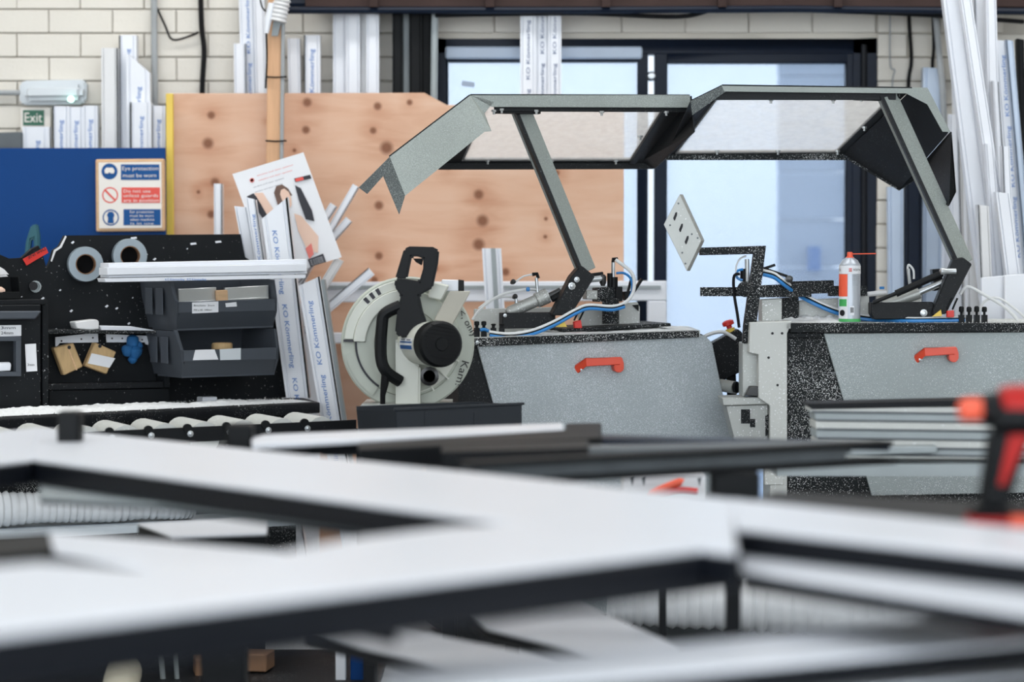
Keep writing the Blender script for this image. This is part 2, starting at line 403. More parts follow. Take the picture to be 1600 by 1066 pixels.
l1 = leaf(686, 1013, 700, 997, 70, 96, 0); l2 = leaf(1023, 1338, 1042, 1324, 72, 98, 0)
MB().box(((px(696) + px(1003)) / 2, WY + .01, (pz(73) + pz(92)) / 2), (px(1003) - px(696), .05, pz(73) - pz(92))).build('blind_cassette', 'pvc_blue', door, bevel=.006)
MB().lathe(P(1017, 120, WY + .05), (0, -1, 0), [(.018, 0), (.018, .04), (.012, .05), (0, .052)], 12).build('door_handle', 'zinc', door)
MB().tube([P(1350, 70, WY + .005), P(1350, 700, WY + .005)], .012, 6).build('frame_bead', 'foil', door)
sheet('sticker', [P(x, y, WY + .048) for x, y in ((722, 126), (742, 129), (741, 137), (721, 134))], 'pvc_blue', l1)
MB().prism([P(-60, 209, 8.82), P(34, 206, 8.82), V((P(34, 206, 8.82).x, 8.82, 0)), V((P(-60, 206, 8.82).x, 8.82, 0))], (0, .1, 0)).build('dark_gap_block', 'slot_grey', None, bevel=.004, label='dark grey block added for the gap behind the blue board below the emergency light', cat='gap block')  # block added to give the dark of a gap in the wall
# the yard outside
MB().box((0.5, 15, -0.05), (12, 11.5, .1)).build('yard_ground', 'asphalt', kind='structure', smooth=False)
yw = MB().box((-1.6, 14, 1.6), (6.9, .2, 3.2)).build('yard_wall', 'outside_white', None, smooth=False, label='pale rendered wall across the yard outside the glazed door', cat='wall')
sh = thing('shutter', V((px(1215) * 1.34 + 1.2, 12.0, 0)), 'pale blue metal shutter outside behind the right door pane', 'shutter')
x0 = px(1215) * 12.0 / 9; 
for k in range(12): MB().box((x0 + 1.2, 12.0 + .01 * (k % 2), .12 + k * .235), (2.4, .05, .232)).build('slat', 'outside_blue', sh, bevel=.006)
MB().box(P(1272, 404, 11.95), (.06, .05, .12)).build('lock_case', 'outside_deep', sh)
# steel and services along the top of the wall
bm_ = thing('steel_beam', P(900, 10, 8.9), 'dark rusty steel beam running above the glazed door', 'beam')
zb = P(800, 14, 8.85).z
MB().box((1.25, 8.88, zb + .17), (4.0, .16, .34)).build('web', 'brown_steel', bm_, bevel=.004)
for k in range(9): MB().box((-.5 + k * .42, 8.79, zb + .17), (.03, .03, .34)).build('stiffener', 'brown_steel', bm_, smooth=False)
MB().tube([P(446, 16, 8.8), P(900, 16, 8.8), P(1240, 14, 8.8), P(1700, 19, 8.8)], .013, 8).build('black_pipe', 'navy', None, label='dark painted pipe under the rusty steel beam', cat='pipe')
MB().tube(smoothpath([P(680, 24, 8.83), P(900, 21, 8.83), P(1060, 26, 8.83), P(1130, 13, 8.83), P(1250, 16, 8.83), P(1420, 22, 8.83), P(1600, 34, 8.83)]), .008, 6).build('sagging_cable', 'black_rubber', None, label='black cable sagging along the bottom of the steel beam', cat='cable')
MB().tube([P(447, 6, 8.86), P(524, 6, 8.86)], .022, 8).build('stub_pipe', 'navy', None, label='short thick navy pipe above the loose wooden batten', cat='pipe')
def wallpipe(name, pts, r, m, label, cat='cable', Y=8.97): return MB().tube(smoothpath([P(x, y, Y) for x, y in pts], 5), r, 8).build(name, m, None, label=label, cat=cat)
wallpipe('grey_conduit', [(241, -30), (241, 60), (242, 155), (242, 300)], .012, 'conduit', 'grey conduit running down the white wall behind the profile offcuts', 'conduit')
wallpipe('black_cable', [(313, -30), (315, 40), (319, 80), (316, 140), (316, 260)], .010, 'black_rubber', 'thick black cable running straight down the white block wall')
wallpipe('thin_cable', [(245, 12), (258, 40), (270, 62), (300, 55), (310, 50)], .004, 'black_rubber', 'thin dark cable looping off the grey conduit', Y=8.975)
wallpipe('wall_cable', [(1419, -20), (1421, 40), (1424, 95), (1419, 140), (1418, 300)], .007, 'black_rubber', 'dark cable beside the glazed door, with a kink')
wallpipe('wall_cable', [(1391, 20), (1391, 100), (1398, 110), (1394, 140), (1393, 300)], .003, 'conduit', 'thin grey cable close beside the glazed door')
wallpipe('wall_cable', [(1457, 10), (1459, 70), (1457, 104), (1462, 130), (1460, 300)], .006, 'black_rubber', 'dark cable half hidden behind the leaning white profiles')
wallpipe('thin_pipe', [(1458, -20), (1468, 90), (1474, 160), (1478, 320)], .012, 'conduit', 'slanted pale grey pipe in front of the white block wall', 'pipe', 8.9)
# lamps added out of view under the ceiling, to light the room
for i, (lx, ly) in enumerate([(-2.6, 1.5), (0, 1.5), (2.6, 1.5), (-2.6, 4.6), (0, 4.6), (2.6, 4.6), (-2.6, 7.3), (0, 7.3), (2.6, 7.3)]):
    t = thing('added_ceiling_lamp', V((lx, ly, 4.3)), 'long white batten lamp added out of view under the ceiling', 'added lamp', 'added batten lamps under the ceiling')
    MB().box((lx, ly, 4.42), (1.9, .34, .16)).build('housing', 'lamp_body', t, bevel=.01)
    MB().tube([V((lx - .9, ly, 4.32)), V((lx + .9, ly, 4.32))], .02, 8).build('tube', 'tube', t)
    ld = bpy.data.lights.new('added_area_light', 'AREA'); ld.shape = 'RECTANGLE'; ld.size = 1.9; ld.size_y = .5; ld.energy = LAMP_W * (3.1 if ly > 7 else 1.0); ld.color = (1.0, 0.985, 0.96)  # back row of added lamps raised to brighten the wall
    lo = bpy.data.objects.new('added_area_light', ld); COL.objects.link(lo); attach(lo, t); lo.location = (0, 0, -.02)

# ------------------------------------------------------------------ back left: blue board, signs, plywood
bb = MB().prism([P(-260, 232, 8.62), P(258, 231, 8.62), V((P(258, 231, 8.62).x, 8.62, 0)), V((P(-260, 231, 8.62).x, 8.62, 0))], (0, .02, 0)).build('blue_board', 'board_blue', None, bevel=.002, label='tall blue board standing behind the black bench', cat='board')
t = thing('emergency_light', P(82, 160, WY), 'pale rounded emergency light on the white wall above the exit sign', 'lamp')
MB().prism([P(*q, 8.96) for q in ((30, 130), (35, 126), (130, 124), (135, 128), (134, 158), (128, 163), (36, 164), (30, 160))], (0, .045, 0)).build('backplate', 'lamp_body', t, bevel=.008, segs=2)
MB().prism([P(*q, 8.915) for q in ((36, 133), (128, 131), (128, 156), (36, 157))], (0, .06, 0)).build('diffuser', 'lamp_body', t, bevel=.018, segs=3)
MB().lathe(P(111, 155, 8.91), (0, -1, 0), [(.012, 0), (.012, .008), (.006, .012)], 12).build('indicator', 'led', t)
MB().tube([P(-60, 145, 8.975), P(32, 145, 8.975)], .01, 8).build('lamp_conduit', 'conduit', None, label='grey conduit leading into the emergency light', cat='conduit')
t = thing('exit_sign', P(55, 201, 8.96), 'small green exit sign on a white plate below the emergency light', 'sign')
MB().prism([P(*q, 8.965) for q in ((32, 169), (79, 168), (79, 203), (32, 204))], (0, .035, 0)).build('plate', 'sign_white', t, bevel=.002)
sheet('green_face', [P(*q, 8.963) for q in ((36, 172), (69, 172), (69, 196), (36, 196))], 'sign_green', t)
text('Exit', P(38.5, 191, 8.960), (1, 0, 0), (0, 0, 1), .036, 'sign_white', t, 'lettering', width=P(66, 0, 8.96).x - P(38.5, 0, 8.96).x)
t = thing('safety_sign', P(203, 362, 8.6), 'three-row safety notice in blue and red on a wooden backing', 'sign')
SG = 8.585
MB().prism([P(*q, SG) for q in ((149, 249), (256, 248), (257, 361), (150, 362))], (0, .035, 0)).build('backing', 'ply_plain', t, bevel=.004)
sheet('white_face', [P(*q, SG - .002) for q in ((154, 254), (252, 253), (253, 356), (155, 357))], 'sign_white', t)
def onsign(q): return [P(x, y, SG - .0035) for x, y in q]
for (xa, ya, xb, yb, m) in ((189, 257, 249, 281, 'sign_blue'), (190, 293, 250, 317, 'sign_red'), (193, 327, 251, 352, 'sign_blue')):
    sheet('text_field', onsign(((xa, ya), (xb, ya), (xb, yb), (xa, yb))), m, t)
def disc(cx, cy, ra, rb, Y, m, parent, name): 
    c = P(cx, cy, Y); s = Y / FPX; n = 28; mb = MB()
    for k in range(n):
        a, b = 2 * math.pi * k / n, 2 * math.pi * (k + 1) / n
        mb.add([c + V((math.cos(q) * rr * s, 0, math.sin(q) * rr * s)) for q, rr in ((a, rb), (b, rb), (b, ra), (a, ra))], [(0, 1, 2, 3)])
    return mb.build(name, m, parent, smooth=False)
d1 = disc(171, 268, 0.01, 12.5, SG - .0036, 'sign_blue', t, 'eye_symbol'); 
sheet('goggles', [P(x, y, SG - .006) for x, y in ((163, 266), (166, 262), (176, 262), (179, 266), (178, 271), (173, 271), (171, 269), (169, 271), (164, 271))], 'sign_white', t)
disc(172, 305, 10.5, 12.5, SG - .0036, 'sign_red', t, 'prohibition_ring')
sheet('prohibition_bar', [P(x, y, SG - .0036) for x, y in ((163, 298), (165, 296), (181, 312), (179, 314))], 'sign_red', t)
disc(173, 340, 10.8, 12.8, SG - .0036, 'sign_blue', t, 'ear_ring')
sheet('ear_symbol', [P(x, y, SG - .0036) for x, y in ((167, 336), (170, 331), (176, 331), (179, 336), (177, 341), (178, 349), (168, 349), (169, 341))], 'sign_blue', t)
for (x, y, s, h, wd, m) in ((191, 266, 'Eye protection', 6, 56, 'sign_white'), (192, 277, 'must be worn', 6, 52, 'sign_white'),
        (193, 301, 'Do not use', 5, 42, 'sign_white'), (193, 308, 'unless guards', 5, 54, 'sign_white'), (193, 315.5, 'are in position', 5, 55, 'sign_white'),
        (203, 333, 'Ear protection', 4, 37, 'sign_white'), (203, 339, 'must be worn', 4, 37, 'sign_white'), (203, 345, 'when machine', 4, 38, 'sign_white'), (204, 351, 'is in use', 4, 36, 'sign_white')):
    text(s, P(x, y, SG - .006), (1, 0, 0), (0, 0, 1), h * SG / FPX, m, t, 'lettering', width=wd * SG / FPX)
PY = 8.76
kn = [(330, 180, 8), (325, 224, 11), (336, 285, 9), (330, 335, 8), (480, 160, 9), (478, 203, 8), (590, 166, 8), (583, 204, 7), (604, 231, 13), (592, 321, 9), (592, 400, 8), (748, 304, 10), (754, 345, 12), (748, 382, 12),
      (870, 270, 6), (853, 342, 4), (852, 370, 4), (790, 425, 8), (700, 260, 7), (460, 235, 4), (640, 160, 6), (585, 438, 7), (680, 420, 6), (310, 300, 4), (420, 190, 3)]
plywood_mat([(P(x, y, PY), rr * PY / FPX) for x, y, rr in kn])
xr = P(975, 300, PY).x; xl = P(264, 300, PY).x
ply = MB().prism([P(264, 146, PY), P(663, 145, PY), P(698, 164, PY), P(975, 165, PY), V((xr, PY, 0)), V((xl, PY, 0))], (0, .02, 0)).build('plywood_board', 'plywood', None, bevel=.002, label='large knotty plywood board with a clipped corner leaning by the wall', cat='board')
MB().prism([P(259, 146, 8.70), P(270, 146, 8.70), V((P(271, 365, 8.70).x, 8.70, 0)), V((P(260, 365, 8.70).x, 8.70, 0))], (0, .025, 0)).build('yellow_straightedge', 'yellow', None, bevel=.002, label='long yellow straightedge upright at the edge of the plywood', cat='straightedge')
# wooden batten with conduit and cable ties, hanging hose end
t = thing('wooden_batten', V((P(425, 300, 8.70).x, 8.70, 0)), 'narrow wooden batten standing upright before the plywood, tied to a conduit', 'batten')
MB().prism([P(419, -20, 8.66), P(445, -20, 8.66), P(441, 250, 8.66), V((P(441, 250, 8.66).x, 8.66, 0)), V((P(416, 250, 8.66).x, 8.66, 0)), P(416, 250, 8.66)], (0, .03, 0)).build('strip', 'pine', t, bevel=.002)
MB().tube([P(443, -20, 8.65), P(440, 245, 8.65), V((P(440, 245, 8.65).x, 8.65, .02))], .007, 8).build('conduit', 'conduit', t)
for y in (120, 220): MB().tube([P(416, y, 8.655), P(430, y + 1, 8.64), P(447, y, 8.64), P(447, y, 8.69), P(416, y, 8.69), P(416, y, 8.655)], .003, 6).build('cable_tie', 'black_rubber', t)
MB().prism([P(*q, 8.645) for q in ((427, 30), (440, 31), (434, 56), (424, 56))], (0, .012, 0)).build('grey_clip', 'pvc_grey', t)
pts = [P(446 - (k / 40) * 12, -26 + 60 * k / 40, 8.63) for k in range(41)]
MB().tube(pts, [.030 + .003 * math.sin(k * 1.5) for k in range(41)], 14).build('hose_end', 'pvc_warm', None, label='white ribbed hose end at the top of the wooden batten', cat='hose')
t = thing('cable_plug', P(416, 52, 8.62), 'white plug hanging on a thin dark cable beside the wooden batten', 'plug')
MB().tube([P(425, 5, 8.62), P(419, 30, 8.62), P(416, 52, 8.62)], [.012, .014, .009], 10).build('body', 'pvc', t)
MB().tube(smoothpath([P(405, -10, 8.62), P(410, 12, 8.62), P(422, 20, 8.62), P(425, 5, 8.62)]), .003, 6).build('cord', 'black_rubber', t)
MB().tube(smoothpath([P(416, 52, 8.62), P(417, 90, 8.62), P(415, 138, 8.62)]), .0035, 6).build('lead', 'black_rubber', t)
# profiles stored along the wall
G1 = 'white profile offcuts stored along the wall'
upright(35, 77, 198, 8.84, 'short white printed profile under the exit sign', prints=1, size=.017, group=G1)
upright(82, 108, 166, 8.84, 'white printed profile standing right beside the exit sign', prints=2, size=.016, group=G1, gasket=-1)
upright(107, 130, 167, 8.845, 'white printed profile in the middle of three equal ones below the emergency light', prints=2, size=.016, group=G1)
upright(130, 152, 165, 8.84, 'white printed profile, last of three equal ones below the emergency light', prints=2, size=.016, group=G1)
upright(158, 184, 75, 8.86, 'tall plain white profile with a shaded groove above the safety sign', m='pvc_warm', group=G1, gasket=1)
upright(186, 213, 55, 8.90, 'tallest white profile among the offcuts above the safety sign', prints=3, size=.014, group=G1, gasket=-1)
upright(197, 234, 82, 8.84, 'white profile with a slanted mitre cut top above the safety sign', cut=32, prints=3, size=.017, group=G1)
upright(203, 236, 160, 8.79, 'short white printed profile standing before the mitre cut one', prints=2, size=.015, group=G1, gasket=-1)
upright(237, 258, 165, 8.82, 'short white printed profile next to the yellow straightedge', prints=2, size=.015, group=G1, gasket=-1)
upright(365, 384, 68, 8.86, 'short white profile with a dark seam beside taller printed ones', group=G1, gasket=1, dx=.02)
upright(372, 398, -30, 8.90, 'very tall white printed profile standing near the wooden batten', prints=3, size=.014, group=G1, dx=.06)
upright(396, 412, -30, 8.85, 'very tall narrow white profile touching the wooden batten', group=G1, dx=.05)
upright(449, 468, 60, 8.88, 'short plain white profile right behind the wooden batten', group=G1, dx=.04)
upright(475, 500, 55, 8.86, 'short white printed profile with a black side behind the plywood', prints=2, size=.017, group=G1, gasket=-1)
upright(520, 541, -30, 8.90, 'tall white profile, first of the plain ones above the plywood', group=G1)
upright(541, 562, -30, 8.86, 'tall white profile, second of the plain ones above the plywood', group=G1)
upright(562, 574, -30, 8.90, 'narrow off-white profile between tall plain ones above the plywood', m='pvc_warm', group=G1)
upright(572, 592, 12, 8.85, 'plain white profile cut shorter next to the black profiles', group=G1)
G2 = 'black profiles stored above the plywood'
upright(613, 629, -30, 8.86, 'tall black profile, first of the dark ones above the plywood', m='gasket', group=G2)
upright(629, 639, -30, 8.90, 'narrow pale grey profile between the tall black profiles', m='pvc_grey', group=G2)
upright(639, 659, -30, 8.86, 'tall black profile in the middle of the dark ones', m='gasket', group=G2)
upright(659, 674, -30, 8.88, 'tall black profile, last of the dark ones before the door', m='gasket', group=G2)
upright(675, 685, -30, 8.84, 'narrow slanted grey profile at the door frame', m='pvc_grey', group=G2, dx=-.03)
G3 = 'printed profiles standing before the glazed door'
upright(813, 837, 10, 8.84, 'white printed profile before the door, cut shorter than its neighbours', prints=2, size=.013, group=G3, gasket=0, pm='print_blue_dark')
upright(837, 858, -30, 8.86, 'tall white printed profile in the middle before the door', prints=3, size=.013, group=G3, pm='print_blue_dark')
upright(857, 877, -30, 8.84, 'tall white printed profile, farthest from the plywood, before the door', prints=3, size=.013, group=G3, pm='print_blue_dark')
# white window frame standing before the plywood
t = thing('leaning_frame', V((P(780, 700, 8.64).x, 8.64, 0)), 'white window frame standing before the plywood behind the cutting machine', 'window frame')
F = 8.62
for q, nm in ((((470, 441), (1042, 439), (1042, 470), (470, 473)), 'top_rail'), (((1012, 470), (1042, 470), (1042, 960), (1012, 960)), 'stile'), (((470, 473), (498, 473), (498, 960), (470, 960)), 'stile'), (((498, 520), (1012, 520), (1012, 537), (498, 537)), 'transom')):
    mb = MB().prism([P(x, min(y, 410 + 1.2 * FPX / F), F) for x, y in q], (0, .05, 0)); mb.build(nm, 'pvc', t, bevel=.004)
MB().box(((P(470, 0, F).x + P(1042, 0, F).x) / 2, F - .003, P(0, 449, F).z), (1.26, .01, .012)).build('groove', 'pvc_grey', t)
# offcuts leaning on the plywood
def bar(p0, p1, w, Y, label, depth=.04, **k):
    a, b = P(*p0, Y), P(*p1, Y); d = (a - b).normalized(); n = V((-d.z, 0, d.x)) * (w * Y / FPX / 2)
    s = (a.z - 0.03) / max(1e-3, (a - b).z); e = a + (b - a) * s
    if n.x > 0: n = -n
    return profile(a + n, a - n, e + n, e - n, depth, label, **k)
G4 = 'offcuts leaning on the plywood'
upright(334, 347, 287, 8.60, 'thin white offcut upright before the plywood behind the black bench', group=G4, gasket=1)
bar((556, 290), (520, 352), 11, 8.56, 'long slanted white offcut sticking out beside the poster', group=G4, gasket=1)
bar((545, 343), (525, 366), 12, 8.51, 'slanted white offcut with a dark end below the longest one beside the poster', group=G4, gasket=1)
bar((521, 320), (505, 345), 12, 8.46, 'short slanted white offcut just showing behind the poster edge', group=G4, gasket=1)
bar((580, 424), (505, 488), 14, 8.41, 'slanted white offcut behind the round saw guard', group=G4, gasket=-1)
bar((530, 405), (500, 455), 14, 8.36, 'pale offcut slanting out below the poster', group=G4, m='pvc_warm')
upright(753, 783, 388, 8.38, 'white and grey profile standing before the white window frame', m='pvc', group=None, dx=.07)
MB().prism([P(767, 388, 8.375), P(774, 388, 8.375), V((P(774, 388, 8.375).x + .07, 8.375, .0)), V((P(767, 388, 8.375).x + .07, 8.375, .0))], (0, .004, 0)).build('seal_strip', 'pvc_grey', bpy.data.objects[[o.name for o in bpy.data.objects if o.get('label', '').startswith('white and grey profile')][0]], smooth=False)
# ------------------------------------------------------------------ black work bench (turned, right end farther)
BZ = 0.74
BQ = VP(0, 7.66, 32)
nb = BQ.n; back = -nb
t = thing('work_bench', V((P(230, 640, 7.8).x, 7.8, 0)), 'dusty black work bench with a tall black back board', 'bench')
fl, fr_ = Pz(-170, 663, BZ), Pz(500, 629, BZ)
bl_, br_ = BQ.at(-170, 630, -.02), BQ.at(470, 620, -.02); bl_.z = br_.z = BZ
MB().prism([fl, fr_, br_, bl_], (0, 0, -.035)).build('worktop', 'black_dusty_less', t, bevel=.003)
# lower cabinet
ins = [p + (c - p) * .06 for p, c in ((fl, br_), (fr_, bl_), (br_, fl), (bl_, fr_))]
MB().prism([V((p.x, p.y, BZ - .035)) for p in ins], (0, 0, -(BZ - .035))).build('base_cabinet', 'black_dusty', t, smooth=False)
brd = BQ.poly([(102, 368), (376, 366), (383, 402), (432, 432), (448, 634), (-170, 655), (-170, 398), (0, 398), (14, 404), (34, 403), (50, 389), (60, 384), (66, 395), (73, 421), (79, 408), (84, 391), (93, 385)])
bo = MB().prism(brd, back * .02).build('back_board', 'black_board', t)
sheet('chipped_edge', BQ.poly([(102, 368), (93, 385), (84, 391), (79, 408), (81, 409), (87, 393), (96, 387), (104, 370)], .002), 'pvc_warm', bo)
random.seed(3)
for k in range(26):
    x, y = random.uniform(20, 330), random.uniform(375, 520); s = random.uniform(1.2, 3.2)
    sheet('paint_chip', BQ.poly([(x - s, y), (x, y + s * .6), (x + s, y - s * .4), (x + s * .3, y - s)], .002), 'pvc', bo)
for x, y in ((302, 381), (341, 378), (209, 372)): sheet('staple', BQ.poly([(x - 5, y - 1), (x + 4, y - 2), (x + 5, y + 1), (x - 4, y + 2)], .002), 'pvc', bo)
MB().lathe(BQ.at(55, 448, .004), nb, [(.019, 0), (.019, .004), (.014, .005), (.013, -.004), (0, -.004)], 18).build('cable_grommet', 'pvc_grey', t)
sheet('grommet_hole', [BQ.at(52 + 7 * math.cos(a), 447 + 7 * math.sin(a), .009) for a in [k * .628 for k in range(10)]], 'ink', t)
# shelves and recess on the board
def onb(pts, off, depth, name, m, parent=t, bevel=.002): return MB().prism(BQ.poly(pts, off), back * depth).build(name, m, parent, bevel=bevel)
onb([(75, 515), (258, 517), (258, 521), (75, 522)], .10, .10, 'shelf_ledge', 'black_dusty')
onb([(75, 600), (262, 596), (264, 606), (75, 610)], .06, .06, 'lower_ledge', 'black_dusty_less')
onb([(76, 610), (264, 607), (266, 628), (76, 636)], .05, .05, 'kick_board', 'black_board')
onb([(-170, 470), (73, 468), (73, 476), (-170, 478)], .12, .12, 'upper_shelf', 'black_board')
onb([(66, 476), (76, 476), (76, 640), (66, 641)], .11, .11, 'divider', 'black_board')
onb([(255, 520), (264, 520), (266, 606), (257, 606)], .07, .07, 'divider', 'black_board')
# black cabinet box on the left of the bench
c = thing('black_cabinet', BQ.at(10, 640, .2), 'black cabinet with a recessed front at the end of the work bench', 'cabinet')
onb([(-170, 478), (64, 476), (64, 640), (-170, 650)], .13, .12, 'body', 'black_board', c, .003)
onb([(-170, 487), (66, 486), (56, 499), (-170, 500)], .165, .035, 'sloped_ledge', 'bin_plastic', c, .004)
fr = MB()
for q in ([(-170, 527), (33, 526), (33, 533), (-170, 534)], [(-170, 582), (33, 581), (33, 588), (-170, 589)], [(25, 533), (33, 533), (33, 582), (25, 582)]): fr.prism(BQ.poly(q, .155), back * .025)
fr.build('recess_frame', 'bin_plastic', c, bevel=.002)
l = sheet('paper_label', BQ.poly([(-30, 509), (33, 508), (33, 525), (-30, 527)], .1335), 'paper', c)
for k, (x, y, wd) in enumerate(((-24, 515, 50), (-20, 523, 42))): text('30mm 24mm' if k else 'mm  3mm', BQ.at(x, y, .136), BQ.e, (0, 0, 1), .009, 'ink', c, 'handwriting', width=wd * .002)
sheet('upright_label', BQ.poly([(39, 538), (56, 537), (58, 580), (41, 581)], .1335), 'paper', c)
text('3mm', BQ.at(43, 572, .136), BQ.e, (0, 0, 1), .008, 'ink', c, 'handwriting', width=.022)
x_ = MB().prism(BQ.poly([(-40, 567), (16, 566), (18, 570), (17, 580), (-40, 583)], .15), back * .018).build('white_offcut', 'pvc', None, bevel=.003, label='small white rounded offcut in the recess of the black cabinet', cat='offcut')
t2 = thing('tool_tub', BQ.at(5, 466, .1), 'dark open tub holding a pale tool on the shelf of the bench', 'tub')
tb = MB()
for q, o1, dp in (([(-60, 434), (28, 433), (32, 465), (-60, 466)], .03, .01), ([(-60, 456), (32, 456), (32, 467), (-60, 468)], .10, .008), ([(28, 433), (30, 433), (33, 466), (31, 466)], .10, .08)): tb.prism(BQ.poly(q, o1), back * dp)
tb.build('tub_body', 'black_plastic', t2, bevel=.001)
MB().prism(BQ.poly([(-40, 412), (-4, 414), (8, 421), (18, 432), (-40, 436)], .08), back * .04).build('pale_tool', 'pvc_warm', None, bevel=.008, segs=2, label='pale rounded tool resting on the dark tub', cat='tool')
MB().tube([BQ.at(-30, 455, .09), BQ.at(2, 454, .09), BQ.at(7, 455, .09)], [.012, .012, .006], 10).build('pink_knob', 'skin_print', None, label='small pinkish rounded end in the dark tub', cat='tool')
t2 = thing('red_sticker', BQ.at(55, 400, .02), 'tilted red label with black lettering on the bench back board', 'label')
sheet('strip', BQ.poly([(35, 405), (71, 386), (75, 395), (41, 415)], .02), 'red', t2, .003)
a, b = BQ.at(41, 413, .027), BQ.at(74, 395, .027); xd = (b - a).normalized(); yd = nb.cross(xd); yd = yd if yd.z > 0 else -yd
text('DMLINE', b + yd * .022, -xd, -yd, .012, 'ink', t2, 'lettering', width=.066)
tt = thing('teal_clamp', V((P(45, 400, 8.36).x, 8.36, 0)), 'dark teal clamp standing up behind the bench board', 'clamp')
MB().prism([P(*q, 8.35) for q in ((36, 420), (40, 378), (48, 352), (58, 350), (61, 368), (62, 420), (54, 420), (52, 372), (48, 374), (44, 420))], (0, .03, 0)).build('jaw', 'teal_tool', tt, bevel=.006, segs=2)
MB().beam(P(49, 400, 8.365), V((P(49, 400, 8.365).x, 8.365, 0)), .02, .02, (1, 0, 0)).build('bar', 'teal_tool', tt)
# tape rolls
def tape(cx, cy, r, label, off=.045):
    o = BQ.at(cx, cy, 0); s = o.y / FPX; root = thing('tape_roll', o, label, 'tape'); ax = (nb + V((-.25, 0, 0))).normalized()
    R = r * s
    MB().lathe(o, ax, [(R * .56, .005), (R * .98, .002), (R, .006), (R, off - .004), (R * .97, off), (R * .58, off), (R * .56, off - .003), (R * .56, .005)], 40).build('winding', 'tape_silver', root)
    MB().lathe(o, ax, [(R * .55, .003), (R * .56, .003), (R * .56, off + .001), (R * .53, off + .001), (R * .53, .003)], 32).build('core', 'cardboard', root)
    MB().lathe(o, ax, [(R * .53, .006), (0, .006)], 32).build('core_shade_disc', 'black_rubber', root)  # black disc added to paint the shade inside the core
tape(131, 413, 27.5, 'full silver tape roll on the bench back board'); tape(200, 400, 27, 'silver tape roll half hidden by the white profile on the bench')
# hinges, wooden tags, cloth
sh1 = sheet('hinge_strip', BQ.poly([(86, 527), (152, 520), (153, 535), (93, 536), (88, 542), (86, 541)], .012), 'pvc', None, .004, label='white strip with a hooked left end above the plain wooden tag', cat='strip')
sh2 = sheet('hinge_strip', BQ.poly([(165, 522), (231, 525), (231, 539), (227, 538), (226, 535), (166, 535)], .012), 'pvc', None, .004, label='white strip with a hooked right end behind the blue cloth', cat='strip')
for sh, pts in ((sh1, ((96, 533), (127, 530), (145, 528))), (sh2, ((175, 529), (191, 529), (222, 531)))):
    for x, y in pts: MB().lathe(BQ.at(x, y, .0175), nb, [(.003, 0), (.003, .001), (0, .001)], 8).build('hole', 'ink', sh)
for q, hx, hy, lab, label in (([(84, 544), (115, 536), (130, 573), (100, 587)], 108, 543, None, 'bare wooden block tag hanging on the bench board'), ([(149, 535), (182, 550), (167, 585), (133, 572)], 156, 541, [(143, 552), (180, 560), (171, 575), (137, 568)], 'wooden block tag with a white paper band on the bench board')):
    g = thing('wooden_tag', BQ.at(hx, 586, .02), label, 'wooden tag')
    MB().prism(BQ.poly(q, .045), back * .03).build('block', 'tag_wood', g, bevel=.003)
    MB().lathe(BQ.at(hx, hy, .0455), nb, [(.006, 0), (.006, .001), (0, .001)], 10).build('hole', 'ink', g)
    if lab: sheet('paper_band', BQ.poly(lab, .0465), 'paper', g)
    else: MB().prism(BQ.poly([(106, 545), (108, 545), (121, 578), (119, 579)], .0462), back * .001).build('groove', 'ply_plain', g)
cl = MB(); o = BQ.at(207, 548, .03)
for i, (dx, dy, rr) in enumerate(((0, -14, 11), (-8, 0, 10), (3, 2, 12), (0, 14, 7), (9, -8, 7))):
    q = BQ.at(207 + dx, 548 + dy, .03); R = rr * q.y / FPX
    cl.lathe(q - V((0, 0, R)), (0, .1, 1), [(R * math.sin(a) * (1 + .12 * math.sin(3 * a + i)), R * (1 - math.cos(a))) for a in [k * math.pi / 7 for k in range(8)]], 11)
cl.build('blue_cloth', 'blue_cloth', None, label='crumpled blue cloth hanging on the bench board', cat='cloth')
MB().prism(BQ.poly([(117, 503), (150, 499), (155, 502), (155, 515), (140, 516), (120, 514)], .09), back * .05).build('white_spacer', 'pvc_warm', None, bevel=.003, label='flat white spacer block on the bench ledge', cat='spacer')
MB().prism(BQ.poly([(156, 509), (205, 510), (252, 518), (158, 517)], .085), back * .04).build('white_wedge', 'pvc', None, bevel=.002, label='long thin white wedge on the bench ledge beside the bins', cat='wedge')
MB().prism(BQ.poly([(317, 621), (340, 620), (340, 629), (317, 630)], .12), back * .05).build('white_cube', 'pvc', None, bevel=.003, label='little white block lying in the dust on the bench', cat='block')
